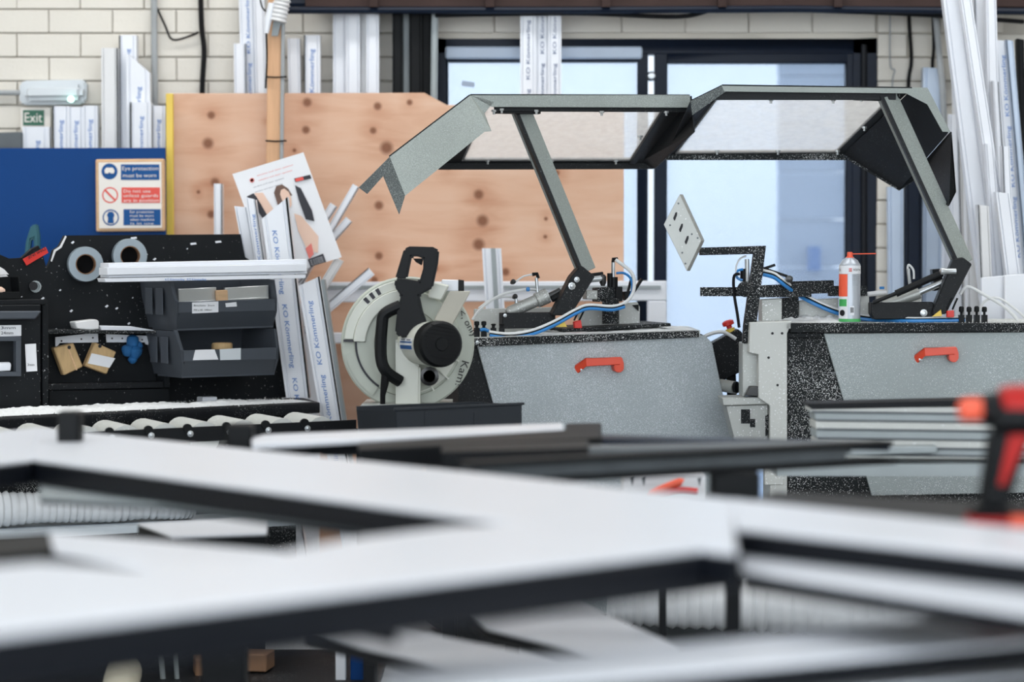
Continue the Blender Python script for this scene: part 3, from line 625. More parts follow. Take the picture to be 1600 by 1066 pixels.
# storage bins
def bin_(q, label, labels):
    """q: front lip corners, lower corner line, left wall back"""
    root = thing('storage_bin', BQ.at(350, q['bot'], .2), label, 'storage bin', 'grey storage bins on the bench')
    lx, rx, top, l0, l1, bot, bx = q['lx'], q['rx'], q['top'], q['l0'], q['l1'], q['bot'], q['bx']
    O = .27
    MB().prism(BQ.poly([(lx, l0), (rx, l0 - 5), (rx, l1 - 4), (lx, l1)], O), back * .008).build('front_lip', 'bin_plastic', root, bevel=.002)
    fa, fb = BQ.at(lx + 4, l1, O - .004), BQ.at(rx - 3, l1 - 4, O - .004); ga, gb = BQ.at(lx, bot, O - .05), BQ.at(rx - 6, bot - 5, O - .05)
    MB().prism([fa, fb, gb, ga], (0, .006, 0)).build('lower_front', 'bin_plastic', root)
    # walls
    wl = [BQ.at(lx - 9, top, O - .01), BQ.at(lx, l0, O), BQ.at(lx, l1, O), BQ.at(lx, bot, O - .05)]
    dv = back * .24
    MB().prism([wl[0], wl[1], wl[2], wl[3], wl[3] + dv * .8, V((wl[3] + dv).to_tuple()), V(((wl[0] + dv).x, (wl[0] + dv).y, wl[0].z))], BQ.e * .007).build('side_wall', 'bin_plastic', root)
    wr = [BQ.at(rx - 4, top - 4, O - .01), BQ.at(rx, l0 - 5, O), BQ.at(rx, l1 - 4, O), BQ.at(rx - 6, bot - 5, O - .05)]
    MB().prism([wr[0], wr[1], wr[2], wr[3], wr[3] + dv, wr[0] + dv], -BQ.e * .007).build('side_wall', 'bin_plastic', root)
    MB().prism([wl[0] + dv, wr[0] + dv, wr[3] + dv, wl[3] + dv], back * .006).build('back_wall', 'bin_plastic', root)
    MB().prism([ga, gb, gb + dv * .8, ga + dv * .8], (0, 0, -.006)).build('bottom', 'bin_plastic', root)
    ed = MB()
    ed.prism(BQ.poly([(lx - 12, top - 2), (lx - 6, top - 2), (lx + 3, l0), (lx - 2, l0)], O + .004), back * .01); ed.build('rim', 'bin_plastic', root, bevel=.002)
    fa_ = wl[3] - BQ.e * .001
    for i in range(2):
        a = wl[0] + dv * (.25 + .35 * i) + V((0, 0, -.02)) - BQ.e * .004
        MB().prism([a, a + dv * .22, a + dv * .22 + V((0, 0, -.085)), a + V((0, 0, -.085))], BQ.e * .004).build('wall_panel', 'bin_plastic', root, bevel=.001)
    for (lq, m) in labels: sheet('bin_label', BQ.poly(lq, O + .002), m, root)
    return root
b1 = bin_(dict(lx=276, rx=433, top=441, l0=472, l1=490, bot=514, bx=232), 'upper grey storage bin with metal strips and a white label', [([(300, 473), (341, 471), (341, 488), (300, 490)], 'paper'), ([(352, 474), (369, 472), (370, 479), (353, 480)], 'paper')])
b2 = bin_(dict(lx=284, rx=435, top=518, l0=548, l1=566, bot=588, bx=262), 'lower grey storage bin with a torn white label', [([(305, 547), (335, 546), (341, 562), (301, 563)], 'paper'), ([(343, 546), (376, 544), (376, 562), (344, 563)], 'lamp_body')])
for k, (x, y, wd, s) in enumerate(((303, 479, 34, 'Brackets  3mm'), (303, 486, 30, 'M4 x 40  100mm'))): text(s, BQ.at(x, y, .2745), BQ.e, (0, 0, 1), .006, 'ink', b1, 'handwriting', width=wd * .0021)
G5 = 'metal strips in the upper bin'
for q, label in (([(279, 452), (338, 449), (338, 472), (279, 475)], 'grey metal strip in the upper bin, beside its left wall'), ([(352, 450), (420, 446), (420, 467), (352, 471)], 'longer grey metal strip in the upper bin beyond the wooden cube')):
    MB().prism(BQ.poly(q, .24), back * .012).prism(BQ.poly([(q[3][0], q[3][1] - 3), (q[2][0], q[2][1] - 3), q[2], q[3]], .252), back * .012).build('metal_strip', 'zinc', None, bevel=.001, label=label, cat='strip', group=G5)
MB().prism(BQ.poly([(340, 454), (356, 453), (357, 471), (341, 472)], .262), back * .02).build('wooden_cube', 'ply_plain', None, bevel=.002, label='small pale wooden cube between the metal strips', cat='block')
cq = BQ.at(347, 552, .2); MB().lathe(cq, (0, 0, 1), [(.032, 0), (.034, .004), (.034, .03), (.03, .034), (.02, .034), (.02, .03)], 20).build('wooden_ring', 'tag_wood', None, label='round wooden ring in the lower bin', cat='ring')
# white profiles lying across the bins
t2 = thing('long_profile', BQ.at(320, 436, .33), 'stepped white profile lying across the storage bins', 'profile')
for q, o1 in (([(170, 411), (480, 405), (480, 412), (170, 418)], .36), ([(168, 418), (480, 412), (480, 424), (168, 430)], .375), ([(170, 430), (480, 424), (480, 428), (170, 434)], .36)):
    MB().prism(BQ.poly(q, o1), back * .07).build('chamber', 'pvc', t2, bevel=.0015)
t2 = thing('long_profile', BQ.at(320, 441, .33), 'printed white profile under the stepped one on the storage bins', 'profile')
MB().prism(BQ.poly([(163, 435), (478, 429), (478, 435), (176, 441), (165, 441)], .37), back * .06).build('extrusion', 'pvc', t2, bevel=.0015)
text('KO K\u00f6mmerling   KO K\u00f6mmerling', BQ.at(258, 438.6, .3725), BQ.e, (0, 0, 1), .007, 'print_blue', t2, width=.14)
# printed profiles leaning at the bench end, poster
SP = 8.12
def quadprof(tl, tr, bl, br, Y, label, floor=False, **k):
    if floor:
        a, b, c, d = P(*tl, Y), P(*tr, Y), P(*bl, Y), P(*br, Y)
        c = a + (c - a) * (a.z / (a.z - c.z)); d = b + (d - b) * (b.z / (b.z - d.z))
        return profile(a, b, c, d, .05, label, **k)
    return profile(P(*tl, Y), P(*tr, Y), P(*bl, Y), P(*br, Y), .05, label, **k)
G6 = 'printed profiles leaning at the end of the bench'
quadprof((409, 342), (449, 308), (447, 622), (484, 622), 8.12, 'white printed profile with a slanted top leaning in front of the poster', prints=4, size=.016, gasket=1, group=G6, down=True, offset=-.15)
quadprof((384, 308), (399, 312), (430, 632), (445, 632), 8.22, 'narrow white printed profile half behind the slanted one', prints=1, size=.010, gasket=1, group=G6, floor=True)
quadprof((366, 322), (387, 324), (424, 632), (440, 632), 8.27, 'plain white profile leaning behind the stepped one', group=G6, floor=True)
quadprof((466, 447), (499, 432), (502, 660), (534, 660), 8.05, 'wide white printed profile with a black seam standing past the bench end', prints=3, size=.016, gasket=1, group=G6, floor=True)
quadprof((500, 437), (507, 437), (534, 660), (541, 660), 8.09, 'narrow grey profile edge behind the wide printed one', m='pvc_grey', group=G6, floor=True)
PQ = 8.30
t = thing('poster', P(480, 425, PQ), 'white printed poster tilted behind the leaning profiles', 'poster')
pc = [V((363, 272)), V((474, 238)), V((534, 402)), V((423, 436))]
def pp(u, v, off=0.0):
    q = (pc[0] * (1 - u) + pc[1] * u) * (1 - v) + (pc[3] * (1 - u) + pc[2] * u) * v
    return P(q.x, q.y, PQ - off)
MB().prism([pp(0, 0), pp(1, 0), pp(1, 1), pp(0, 1)], (0, .003, 0)).build('sheet', 'paper', t, smooth=False)
def patch(name, pts, m, off): sheet(name, [pp(u, v, off) for u, v in pts], m, t, .0005)
patch('dark_hair_patch', [(.08, .23), (.18, .22), (.30, .45), (.40, .86), (.30, .86), (.2, .5)], 'dark_print', .002)
patch('arm_patch', [(.19, .22), (.30, .24), (.36, .42), (.40, .56), (.30, .60), (.24, .40)], 'skin_print', .003)
patch('hair_patch', [(.44, .27), (.50, .22), (.58, .22), (.64, .27), (.66, .34), (.60, .34), (.54, .42), (.52, .52), (.45, .54), (.43, .40)], 'hair_print', .003)
patch('face_patch', [(.51, .30), (.54, .265), (.59, .26), (.63, .30), (.635, .36), (.61, .42), (.57, .445), (.53, .42), (.51, .36)], 'skin_print', .004)
patch('neck_patch', [(.60, .50), (.68, .54), (.80, .76), (.72, .90), (.60, .86), (.57, .66)], 'skin_print', .0035)
patch('jacket_patch', [(.74, .26), (.80, .30), (.84, .52), (.82, .62), (.72, .58), (.72, .40)], 'dark_print', .004)
patch('lips_patch', [(.58, .83), (.68, .80), (.66, .90), (.58, .93)], 'pink_print', .0045)
patch('banner', [(.76, .20), (.98, .21), (.98, .245), (.76, .235)], 'dark_print', .004)
patch('banner_red', [(.77, .205), (.88, .208), (.88, .238), (.77, .233)], 'sign_red', .0045)
patch('caption_box', [(.56, .93), (.78, .92), (.78, 1.0), (.56, 1.0)], 'dark_print', .0048)
xdp = (pp(1, 0) - pp(0, 0)).normalized(); ydp = (pp(0, 0) - pp(0, 1)).normalized()
MB().lathe(pp(.22, .105, .002), (0, -1, 0), [(.008, 0), (.008, .0006), (.005, .0006), (.005, 0)], 14).build('round_logo', 'pink_print', t)
for k in range(4): text('window and door systems', pp(.30 if k < 2 else .2, .085 + .045 * k, .002), xdp, ydp, .005, 'pink_print' if k < 2 else 'ink_grey', t, 'small_print', width=.13 - .01 * k)
for k in range(4): text('fit and finish', pp(.58, .948 + .014 * k, .0055), xdp, ydp, .003, 'paper', t, 'small_print', width=.045)
# dust on the bench
q = [fl + V((0, 0, .001)), fr_ + V((0, 0, .001)), br_ + V((0, 0, .001)), bl_ + V((0, 0, .001))]
def lerp4(u, v): return (q[0] * (1 - u) + q[1] * u) * (1 - v) + (q[3] * (1 - u) + q[2] * u) * v
dust('bench_sawdust', [lerp4(.02, .16), lerp4(.985, .12), lerp4(.96, .62), lerp4(.02, .66)], 220, 34, .020, 'white sawdust lying along the black work bench', seed=2)
flakes('bench_shavings', [lerp4(.02, .02), lerp4(.98, .02), lerp4(.95, .9), lerp4(.02, .9)], 1500, .004, label='loose white shavings scattered on the work bench')

# ------------------------------------------------------------------ roller conveyor
CZ = 0.72
CQ = VP(250, 6.95, 24); cb = -CQ.n
t = thing('roller_conveyor', V((P(250, 700, 7.1).x, 7.1, 0)), 'black roller conveyor with pale rollers in front of the bench', 'conveyor')
def rail_y(x): return 684 + (656 - 684) * (x + 60) / 617.0
MB().prism(CQ.poly([(-120, rail_y(-120)), (557, rail_y(557)), (557, rail_y(557) + 21), (-120, rail_y(-120) + 27)]), cb * .006).build('front_rail', 'black_alu', t, bevel=.0015)
ra, rb_ = CQ.at(-120, rail_y(-120), -.27), CQ.at(575, rail_y(557), -.27)
MB().beam(V((ra.x, ra.y, CZ - .06)), V((rb_.x, rb_.y, CZ - .06)), .01, .05).build('rear_rail', 'black_alu', t)
for x in range(-7, 540, 61):
    x = x - 4; c0 = CQ.at(x + 26, rail_y(x + 26) + 17, -.010); R = .046
    ro = MB().lathe(c0, cb, [(R * .3, 0), (R, .001), (R, .25), (R * .3, .251)], 20).build('roller', 'column_grey', t)
    MB().lathe(CQ.at(x - 1, rail_y(x) + 1.5, .0), cb, [(.013, -.004), (.013, .007), (.004, .0075)], 14).build('bearing', 'black_plastic', ro)
    mb = MB(); bolt(mb, CQ.at(x + 3, rail_y(x) + 10, .0), .0095, CQ.n); mb.build('bolt', 'zinc', t)
for x in (-60, 400):
    for off in (-.02, -.25):
        p = CQ.at(x, 700, off); MB().box((p.x, p.y, (CZ - .08) / 2), (.04, .04, CZ - .08), math.radians(24)).build('leg', 'black_alu', t)
pa, pb, pc_, pd = CQ.at(-120, 700, -.03), CQ.at(540, 700, -.03), CQ.at(540, 700, -.26), CQ.at(-120, 700, -.26)
MB().prism([V((p.x, p.y, .44)) for p in (pa, pb, pc_, pd)], (0, 0, -.02)).build('lower_shelf', 'pale_board', t)
# ribbed extraction ducts
def duct(name, pts, r, label, m='duct', amp=.10, pitch=2.1, k=60):
    pts = smoothpath(pts, k); return MB().tube(pts, [r * (1 + amp * math.sin(i * pitch) * (.35 + 1.1 * abs(noise.noise(V((i * .13, r * 50, 0))))) + .12 * noise.noise(V((i * .07, 3, r * 90)))) for i in range(len(pts))], 16).build(name, m, None, label=label, cat='duct')
d0, d1 = CQ.at(-110, 800, -.13), CQ.at(300, 800, -.13); d0.z = d1.z = .44 + .054
duct('ribbed_duct', [d0, (d0 + d1) / 2, d1], .048, 'white ribbed duct lying on the shelf under the conveyor')
# black tray on the conveyor end
TQ = VP(600, 6.72, 12); tbk = -TQ.n
t = thing('black_tray', TQ.at(690, 672, -.1), 'dark plastic tray standing before the round saw guard', 'tray')
MB().prism(TQ.poly([(618, 640), (818, 631), (813, 638), (812, 690), (622, 690)]), tbk * .006).build('front_wall', 'tray_plastic', t, bevel=.002)
a = TQ.poly([(557, 641), (618, 640), (622, 690), (562, 690)]); a[0] = TQ.at(557, 641, -.13); a[3] = TQ.at(562, 690, -.13)
MB().prism(a, (.006, .004, 0)).build('side_wall', 'tray_plastic', t)
MB().prism([TQ.at(557, 635, -.16), TQ.at(740, 628, -.16), TQ.at(808, 632, -.16), TQ.at(812, 690, -.16), TQ.at(562, 690, -.16)], tbk * .006).build('back_wall', 'tray_plastic', t)
MB().prism([TQ.at(812, 633, 0), TQ.at(812, 690, 0), TQ.at(810, 690, -.16), TQ.at(808, 632, -.16)], (.006, 0, 0)).build('side_wall', 'tray_plastic', t)
rm = MB().prism(TQ.poly([(616, 638), (820, 629), (820, 633), (616, 643)], .006), tbk * .012); rm.build('rim', 'tray_plastic', t, bevel=.002)
for x in (664, 741): MB().prism(TQ.poly([(x, 645), (x + 4, 645), (x + 4, 690), (x, 690)], .003), tbk * .004).build('rib', 'tray_plastic', t)
pz0 = TQ.at(690, 690).z
MB().prism([V((p.x, p.y, pz0 + .006)) for p in (TQ.at(622, 690), TQ.at(812, 690), TQ.at(810, 690, -.16), TQ.at(562, 690, -.14))], (0, 0, -.006)).build('bottom', 'tray_plastic', t)
b = TQ.at(690, 690, -.09)
MB().box((b.x, b.y, pz0 - .015), (.5, .22, .03), math.radians(12)).box((b.x - .2, b.y - .04, (pz0 - .03) / 2), (.04, .04, pz0 - .03)).box((b.x + .2, b.y + .05, (pz0 - .03) / 2), (.04, .04, pz0 - .03)).build('tray_stand', 'black_alu', None, label='low black stand carrying the dark plastic tray', cat='stand')
# ------------------------------------------------------------------ chop saw with round guard
SY = 7.12; s7 = SY / FPX
t = thing('chop_saw', V((P(640, 700, SY).x, SY, CZ)), 'grey chop saw with a large round guard and black handles', 'saw')
C0 = P(637, 536, SY + .04); fw = V((.06, -1, 0)).normalized()
g = MB().lathe(C0, fw, [(.0, -.02), (.19, -.02), (.197, -.012), (.197, .018), (.192, .024), (.158, .024), (.155, .034), (.148, .036), (.1, .036), (.098, .026), (0, .026)], 64).build('blade_guard', 'saw_body', t)
sx = fw.cross(V((0, 0, 1))).normalized(); sx = sx if sx.x > 0 else -sx
def on(px_, py_, h): # point on the guard face
    return C0 + sx * ((px_ - 637) * s7) + V((0, 0, (536 - py_) * s7)) + fw * h
def arc(r0, r1, a0, a1, h, th, n=14):
    pts = [C0 + fw * h + (sx * math.cos(a) + V((0, 0, 1)) * math.sin(a)) * r for r, rng in ((r1, range(n + 1)), (r0, range(n, -1, -1))) for a in [math.radians(a0 + (a1 - a0) * k / n) for k in rng]]
    return MB().prism(pts, fw * th)
arc(.16, .187, 92, 176, .026, .012).build('upper_cover', 'saw_light', g, bevel=.002)
arc(.125, .16, 80, 178, .034, .014).build('upper_cover', 'saw_light', g, bevel=.002)
arc(.10, .185, 190, 236, .026, .006).build('slot_cover', 'saw_body', g)
arc(.150, .156, 178, 236, .034, .004).build('slot_edge', 'dark_print', g)
arc(.125, .19, 176.5, 178.5, .034, .004).build('slot_edge', 'dark_print', g)
arc(.11, .15, -62, -20, .034, .006).build('lower_cover', 'saw_light', g, bevel=.002)
arc(.146, .149, -80, 10, .036, .003).build('ridge', 'saw_light', g)
for a in (-20, -42, -62): arc(.10, .16, a, a + 1.6, .034, .012).build('rib', 'saw_light', g)
for k in range(3): arc(.165, .185, 118 + k * 7, 121.5 + k * 7, .0385, .0012).build('vent_slot', 'dark_print', g)
text('<, only', on(716, 488, .031), (sx * .50 - V((0, 0, .86))).normalized(), (sx * .86 + V((0, 0, .50))).normalized(), .020, 'ink', t, 'handwriting', width=.085)
text('Kam!', on(722, 563, .031), (sx * -.28 - V((0, 0, .96))).normalized(), (sx * .96 - V((0, 0, .28))).normalized(), .022, 'ink', t, 'handwriting', width=.075)
# motor
m0 = P(655, 536, SY - .02); m1 = P(690, 538, SY - .19); ax = (m1 - m0).normalized(); Lm = (m1 - m0).length
MB().lathe(m0, ax, [(.058, -.03), (.062, 0), (.064, Lm * .5), (.064, Lm * .72), (.05, Lm * .75)], 32).build('motor_housing', 'saw_light', t)
cp = MB().lathe(m0, ax, [(.060, Lm * .68), (.066, Lm * .70), (.067, Lm * .95), (.060, Lm), (.02, Lm * 1.01), (.018, Lm * 1.03), (0, Lm * 1.03)], 36).build('motor_cap', 'black_plastic', t)
ux = ax.cross(V((0, 0, 1))).normalized(); uz = ux.cross(ax)
for k in range(9):
    yy = -.044 + k * .011; hw = math.sqrt(max(0, .058 ** 2 - yy ** 2))
    q = m1 + ax * .0015 + uz * yy; MB().beam(q - ux * hw * .85, q + ux * hw * .85 + uz * .012, .003, .003, ax).build('cap_rib', 'black_rubber', cp)
def band(h0, h1, d0, d1, e, m, nm): MB().lathe(m0, ax, [(.0640 + e, Lm * h0), (.0640 + e, Lm * h1)], 10, math.radians(d0), math.radians(d1), ref=ux).build(nm, m, t)
band(.05, .62, -14, 16, .0010, 'can_white', 'rating_plate'); band(.08, .60, 4, 14, .0016, 'sign_blue', 'plate_band'); band(.08, .60, -6, -2, .0016, 'sign_blue', 'plate_band')
for k in range(2): band(.12 + .25 * k, .30 + .25 * k, -12, -8, .0016, 'ink_grey', 'plate_print')
# arm bracket
MB().prism([P(*q, SY - .05) for q in ((618, 528), (632, 548), (640, 560), (657, 572), (656, 648), (618, 648))], (0, .04, 0)).build('arm_bracket', 'saw_light', t, bevel=.006, segs=2)
MB().lathe(P(671, 588, SY - .035), (0, -1, 0), [(.026, 0), (.028, .006), (.018, .008), (.016, 0)], 18).build('pivot_boss', 'dark_steel', t)
# main handle, a closed grip with an opening
hd = [(631, 389), (640, 385), (676, 386), (686, 391), (684, 412), (676, 450), (655, 462), (660, 486), (667, 505), (664, 524), (625, 528), (617, 520), (620, 490), (626, 462), (616, 448), (617, 436), (636, 436.4), (655, 440), (661, 420), (661, 404), (652, 401), (643, 401), (636, 436), (617, 435.8)]
MB().prism([P(*q, SY - .10) for q in hd], (0, .05, 0)).build('handle', 'black_plastic', t, bevel=.005, segs=2)
MB().prism([P(*q, SY - .09) for q in ((645, 404), (661, 404), (659, 415), (650, 410))], (0, .02, 0)).build('trigger', 'black_rubber', t, bevel=.002)
MB().tube(smoothpath([P(626, 478, SY - .08), P(602, 490, SY - .08), P(597, 506, SY - .08), P(595, 555, SY - .08), P(603, 580, SY - .08), P(625, 596, SY - .06)], 4), .018, 10).build('rear_handle', 'black_plastic', t)
MB().tube([P(603, 582, SY - .08), P(601, 600, SY - .08), P(598, 618, SY - .08), P(598, 650, SY - .06)], [.013, .012, .008, .007], 10).build('power_cord', 'black_rubber', t)
MB().prism([P(*q, SY - .06) for q in ((703, 455), (735, 455), (732, 462), (707, 508), (678, 500))], (0, .01, 0)).build('dust_chute', 'saw_dust_shute', t, bevel=.002)
MB().prism([P(*q, SY - .03) for q in ((674, 440), (702, 446), (690, 470), (668, 465))], (0, .04, 0)).build('guard_block', 'saw_light', t, bevel=.004)
MB().prism([P(*q, SY + .02) for q in ((690, 437), (724, 438), (724, 455), (690, 455))], (0, .06, 0)).build('white_box', 'pvc', t, bevel=.002)
MB().prism([P(*q, SY + .018) for q in ((716, 437), (725, 438), (725, 455), (716, 455))], (0, .01, 0)).build('box_end', 'black_plastic', t, bevel=.001)
zb = P(640, 640, SY).z
MB().box((C0.x, SY + .05, (zb + CZ - .04) / 2 + .01), (.28, .30, zb - CZ + .06)).build('base', 'cast_alu', t, bevel=.01, segs=2)
st = thing('saw_stand', V((C0.x, SY + .05, 0)), 'dark four-legged stand under the chop saw', 'stand')
MB().box((C0.x, SY + .05, CZ - .045), (.29, .36, .03)).build('top', 'black_alu', st, bevel=.003)
for i in (-1, 1):
    for j in (-1, 1): MB().box((C0.x + i * .125, SY + .05 + j * .15, (CZ - .06) / 2), (.035, .035, CZ - .06)).build('leg', 'black_alu', st)

# ------------------------------------------------------------------ cutting machine, left head (turned, right end farther)
LQ = VP(740, 7.42, 13); lb = -LQ.n
def L(pts, off, depth, name, m, parent, bevel=.002, **k): return MB().prism(LQ.poly(pts, off), lb * depth).build(name, m, parent, bevel=bevel, **k)
mL = thing('cutting_machine', V((P(920, 800, 7.7).x, 7.7, 0)), 'grey cutting machine with a raised hood beside the chop saw', 'machine')
zf = lambda Y: 410 + (CAMZ - .02) * FPX / Y
body = [(716, 542), (1098, 522), (1104, 534), (1140, 690), (1148, 1000), (716, 1000)]
bp = LQ.poly(body); bp[4].z = bp[5].z = bp[3].z if 0 else .02; bp[4].z = .02
MB().prism(bp, lb * .52).build('body', 'hood_dark', mL, bevel=.003)
fp = LQ.poly([(746, 541), (1101, 524), (1113, 536), (1145, 690), (1150, 960), (861, 960)], .012)
fpn = MB().prism(fp, lb * .011).build('front_panel', 'panel_grey_dusty', mL, bevel=.002)
def red_handle(pl, pts, parent, label):
    """bow handle: pts in px (left foot, bar start, bar end, right foot)"""
    x0, x1, yt, yb = pts; h = thing if False else None
    y1 = yt + (yb - yt) * .45
    o = .05
    mb = MB()
    top = pl.poly([(x0 + 15, yt), (x1 - 3, yt - 2), (x1 - 3, y1 - 1), (x0 + 16, y1 + 2)], o)
    mb.prism(top, -pl.n * .016)
    a = pl.poly([(x0 + 15, yt), (x0 + 16, y1 + 2), (x0 + 7, yb + 1), (x0, yb - 8), (x0 + 2, yb - 12)], o); a2 = list(a)
    for i in (2, 3, 4): a2[i] = a2[i] + pl.n * -.036
    mb.loft(a2, [p - pl.n * .014 for p in a2])
    b = pl.poly([(x1 - 3, yt - 2), (x1, yt + 8), (x1, yb - 6), (x1 - 6, yb - 1), (x1 - 14, yb - 4), (x1 - 16, y1), (x1 - 8, y1 - 1)], o - .002); b2 = list(b)
    mb.loft(b2, [p - pl.n * .047 for p in b2])
    ho = mb.build('handle', 'handle_red', parent, bevel=.0025, segs=2, label=label)
    sc = MB(); bolt(sc, pl.at(x0 + 8, yb - 6, o - .025), .005, pl.n); sc.build('screw', 'zinc', ho)
    return ho
red_handle(LQ, (901, 975, 560, 584), mL, 'red bow handle on the grey panel')
L([(733, 529), (1092, 517), (1093, 527), (745, 542), (733, 543)], .028, .03, 'top_rail', 'black_dusty', mL)
mb = MB(); bolt(mb, LQ.at(746, 535, .029), .006, LQ.n); mb.build('rail_bolt', 'zinc', mL)
ta, tb_ = LQ.at(728, 528, .02), LQ.at(1094, 516.5, .02); tc_, td_ = LQ.at(1075, 505, -.50), LQ.at(735, 510, -.50)
tc_.z = tb_.z; td_.z = ta.z
MB().prism([ta, tb_, tc_, td_], (0, 0, -.02)).build('table_top', 'column_grey', mL)
L([(880, 514), (1048, 505), (1049, 510), (880, 519)], -.05, .3, 'guide_plate', 'black_dusty', mL)
L([(742, 483), (866, 480), (866, 520), (742, 524)], -.22, .02, 'back_fence', 'column_grey', mL)
L([(905, 478), (996, 472), (1000, 480), (1000, 512), (905, 516)], -.20, .02, 'back_fence', 'column_grey', mL)
L([(989, 477), (998, 476), (998, 486)], -.19, .01, 'fence_clip', 'black_plastic', mL, 0)
bx1 = L([(785, 489), (868, 488), (868, 512), (785, 514)], -.06, .05, 'bearing_box', 'hood_dark', mL)
mb = MB(); bolt(mb, LQ.at(789, 493, -.059), .006, LQ.n); mb.build('bolt', 'zinc', bx1)
# pneumatic cylinder
cy = MB().lathe(LQ.at(792, 490, -.10), LQ.at(856, 462, -.10) - LQ.at(792, 490, -.10), [(.012, 0), (.019, .01), (.019, .10), (.024, .104), (.024, .142), (.012, .146)], 20).build('air_cylinder', 'cast_alu', mL)
MB().cyl(LQ.at(856, 464, -.10), LQ.at(876, 454, -.10), .010, 12).build('rod', 'dark_steel', cy)
MB().cyl(LQ.at(876, 455, -.10), LQ.at(893, 446, -.10), .013, 12).build('clevis', 'zinc', cy)
MB().cyl(LQ.at(862, 468, -.08), LQ.at(884, 458, -.08), .010, 12).build('spring', 'black_plastic', cy)
for (x, y0, y1) in ((838, 434, 462), (806, 466, 484)): MB().cyl(LQ.at(x + 2, y1, -.10), LQ.at(x, y0, -.10), .005, 10).build('air_port', 'zinc', cy)
MB().cyl(LQ.at(826, 452, -.10), LQ.at(842, 453, -.10), .004, 8).build('air_elbow', 'zinc', cy)
MB().lathe(LQ.at(822, 452, -.10), (1, 0, 0), [(.004, 0), (.007, .002), (.007, .010), (.004, .012)], 10).build('blue_collar', 'hose_blue', cy)
MB().tube([LQ.at(832, 429, -.10), LQ.at(839, 428, -.10), LQ.at(841, 435, -.10)], .006, 8).build('elbow', 'black_plastic', cy)
for x, y in ((801, 441), (804, 464)): MB().lathe(LQ.at(x, y, -.10), (.4, -1, .3), [(.005, -.01), (.008, 0), (.008, .008), (.004, .012)], 10).build('valve_knob', 'dark_steel', cy)
MB().tube(smoothpath([LQ.at(x, y, -.12) for x, y in ((832, 429), (818, 432), (805, 441))]), .003, 6).build('air_hose', 'hose_white', cy)
MB().tube(smoothpath([LQ.at(x, y, -.12) for x, y in ((825, 452), (800, 456), (775, 465), (750, 484), (738, 500))]), .0045, 6).build('air_hose', 'hose_white', cy)
MB().tube(smoothpath([LQ.at(x, y, -.13) for x, y in ((803, 465), (785, 464), (765, 470), (748, 482))]), .004, 6).build('air_hose', 'hose_white', cy)
# row of valves at the left end
vb = MB(); 
for i, x in enumerate((745, 756, 771, 784)): vb.box(LQ.at(x, 520, -.03), (.018, .018, .03)).lathe(LQ.at(x, 515, -.03), (0, 0, 1), [(.005, 0), (.005, .012), (.008, .014), (.008, .024 if i < 2 else .016), (.004, .026 if i < 2 else .018)], 10)
vb.build('valve_block', 'black_plastic', mL)
MB().tube(smoothpath([LQ.at(x, y, -.02) for x, y in ((750, 516), (758, 515), (766, 519))]), .005, 8).build('blue_air_hose', 'hose_blue', mL)
for k, (dx, dy, m) in enumerate(((0, 0, 'hose_white'), (2, 3.5, 'gasket'), (3, 5.5, 'hose_blue'))):
    MB().tube(smoothpath([LQ.at(x + dx * .4, y + dy, .0 + .004 * k) for x, y in ((764, 519), (795, 522), (830, 517), (865, 503), (900, 484), (920, 477), (955, 479), (975, 474), (988, 460), (991, 440), (985, 424), (962, 406))[:12 if k == 0 else 8]]), .0055 if k == 0 else .0048, 8).build('hose', m, mL)
# arm of the hood
armA, armB = LQ.at(812, 168, -.06), LQ.at(916, 424, -.06)
ua = MB().beam(armA, armB, .048, .045, LQ.e + V((.0, .35, 0))).build('hood_arm', 'hood_grey', mL, bevel=.002)
sp_ = MB(); d_ = (armB - armA).normalized()
sp_.beam(armA - LQ.e * .021 + V((0, -.006, 0)), armB - LQ.e * .021 + V((0, -.006, 0)), .010, .05, LQ.e).build('arm_side', 'hood_dark', ua)
L([(893, 432), (908, 414), (930, 432), (892, 493), (862, 493)], -.03, .05, 'lower_arm', 'hood_dark', mL, .003)
for x, y, r_ in ((901, 437, .009), (893, 447, .012)): mb = MB(); bolt(mb, LQ.at(x, y, -.029), r_, LQ.n); mb.build('pivot_bolt', 'zinc', mL)
MB().cyl(LQ.at(921, 437, -.08), LQ.at(942, 435, -.08), .010, 12).build('cross_pin', 'zinc', mL)
MB().cyl(LQ.at(914, 432, -.10), LQ.at(942, 428, -.10), .007, 10).build('cross_link', 'black_plastic', mL)
MB().lathe(LQ.at(942, 447, -.08), (0, 0, 1), [(.006, 0), (.011, .01), (.011, .03), (.006, .036)], 12).build('pin_head', 'dark_steel', mL)
sheet('warning_label', LQ.poly([(868, 511), (880, 500), (886, 511)], .001), 'yellow', mL)
L([(897, 503), (908, 500), (910, 513), (898, 513)], -.02, .02, 'red_clip', 'red', mL)
for x in (0, 8): MB().cyl(LQ.at(897 + x, 501, -.03), LQ.at(905 + x, 484, -.03), .003, 8).build('clip_lever', 'black_plastic', mL)
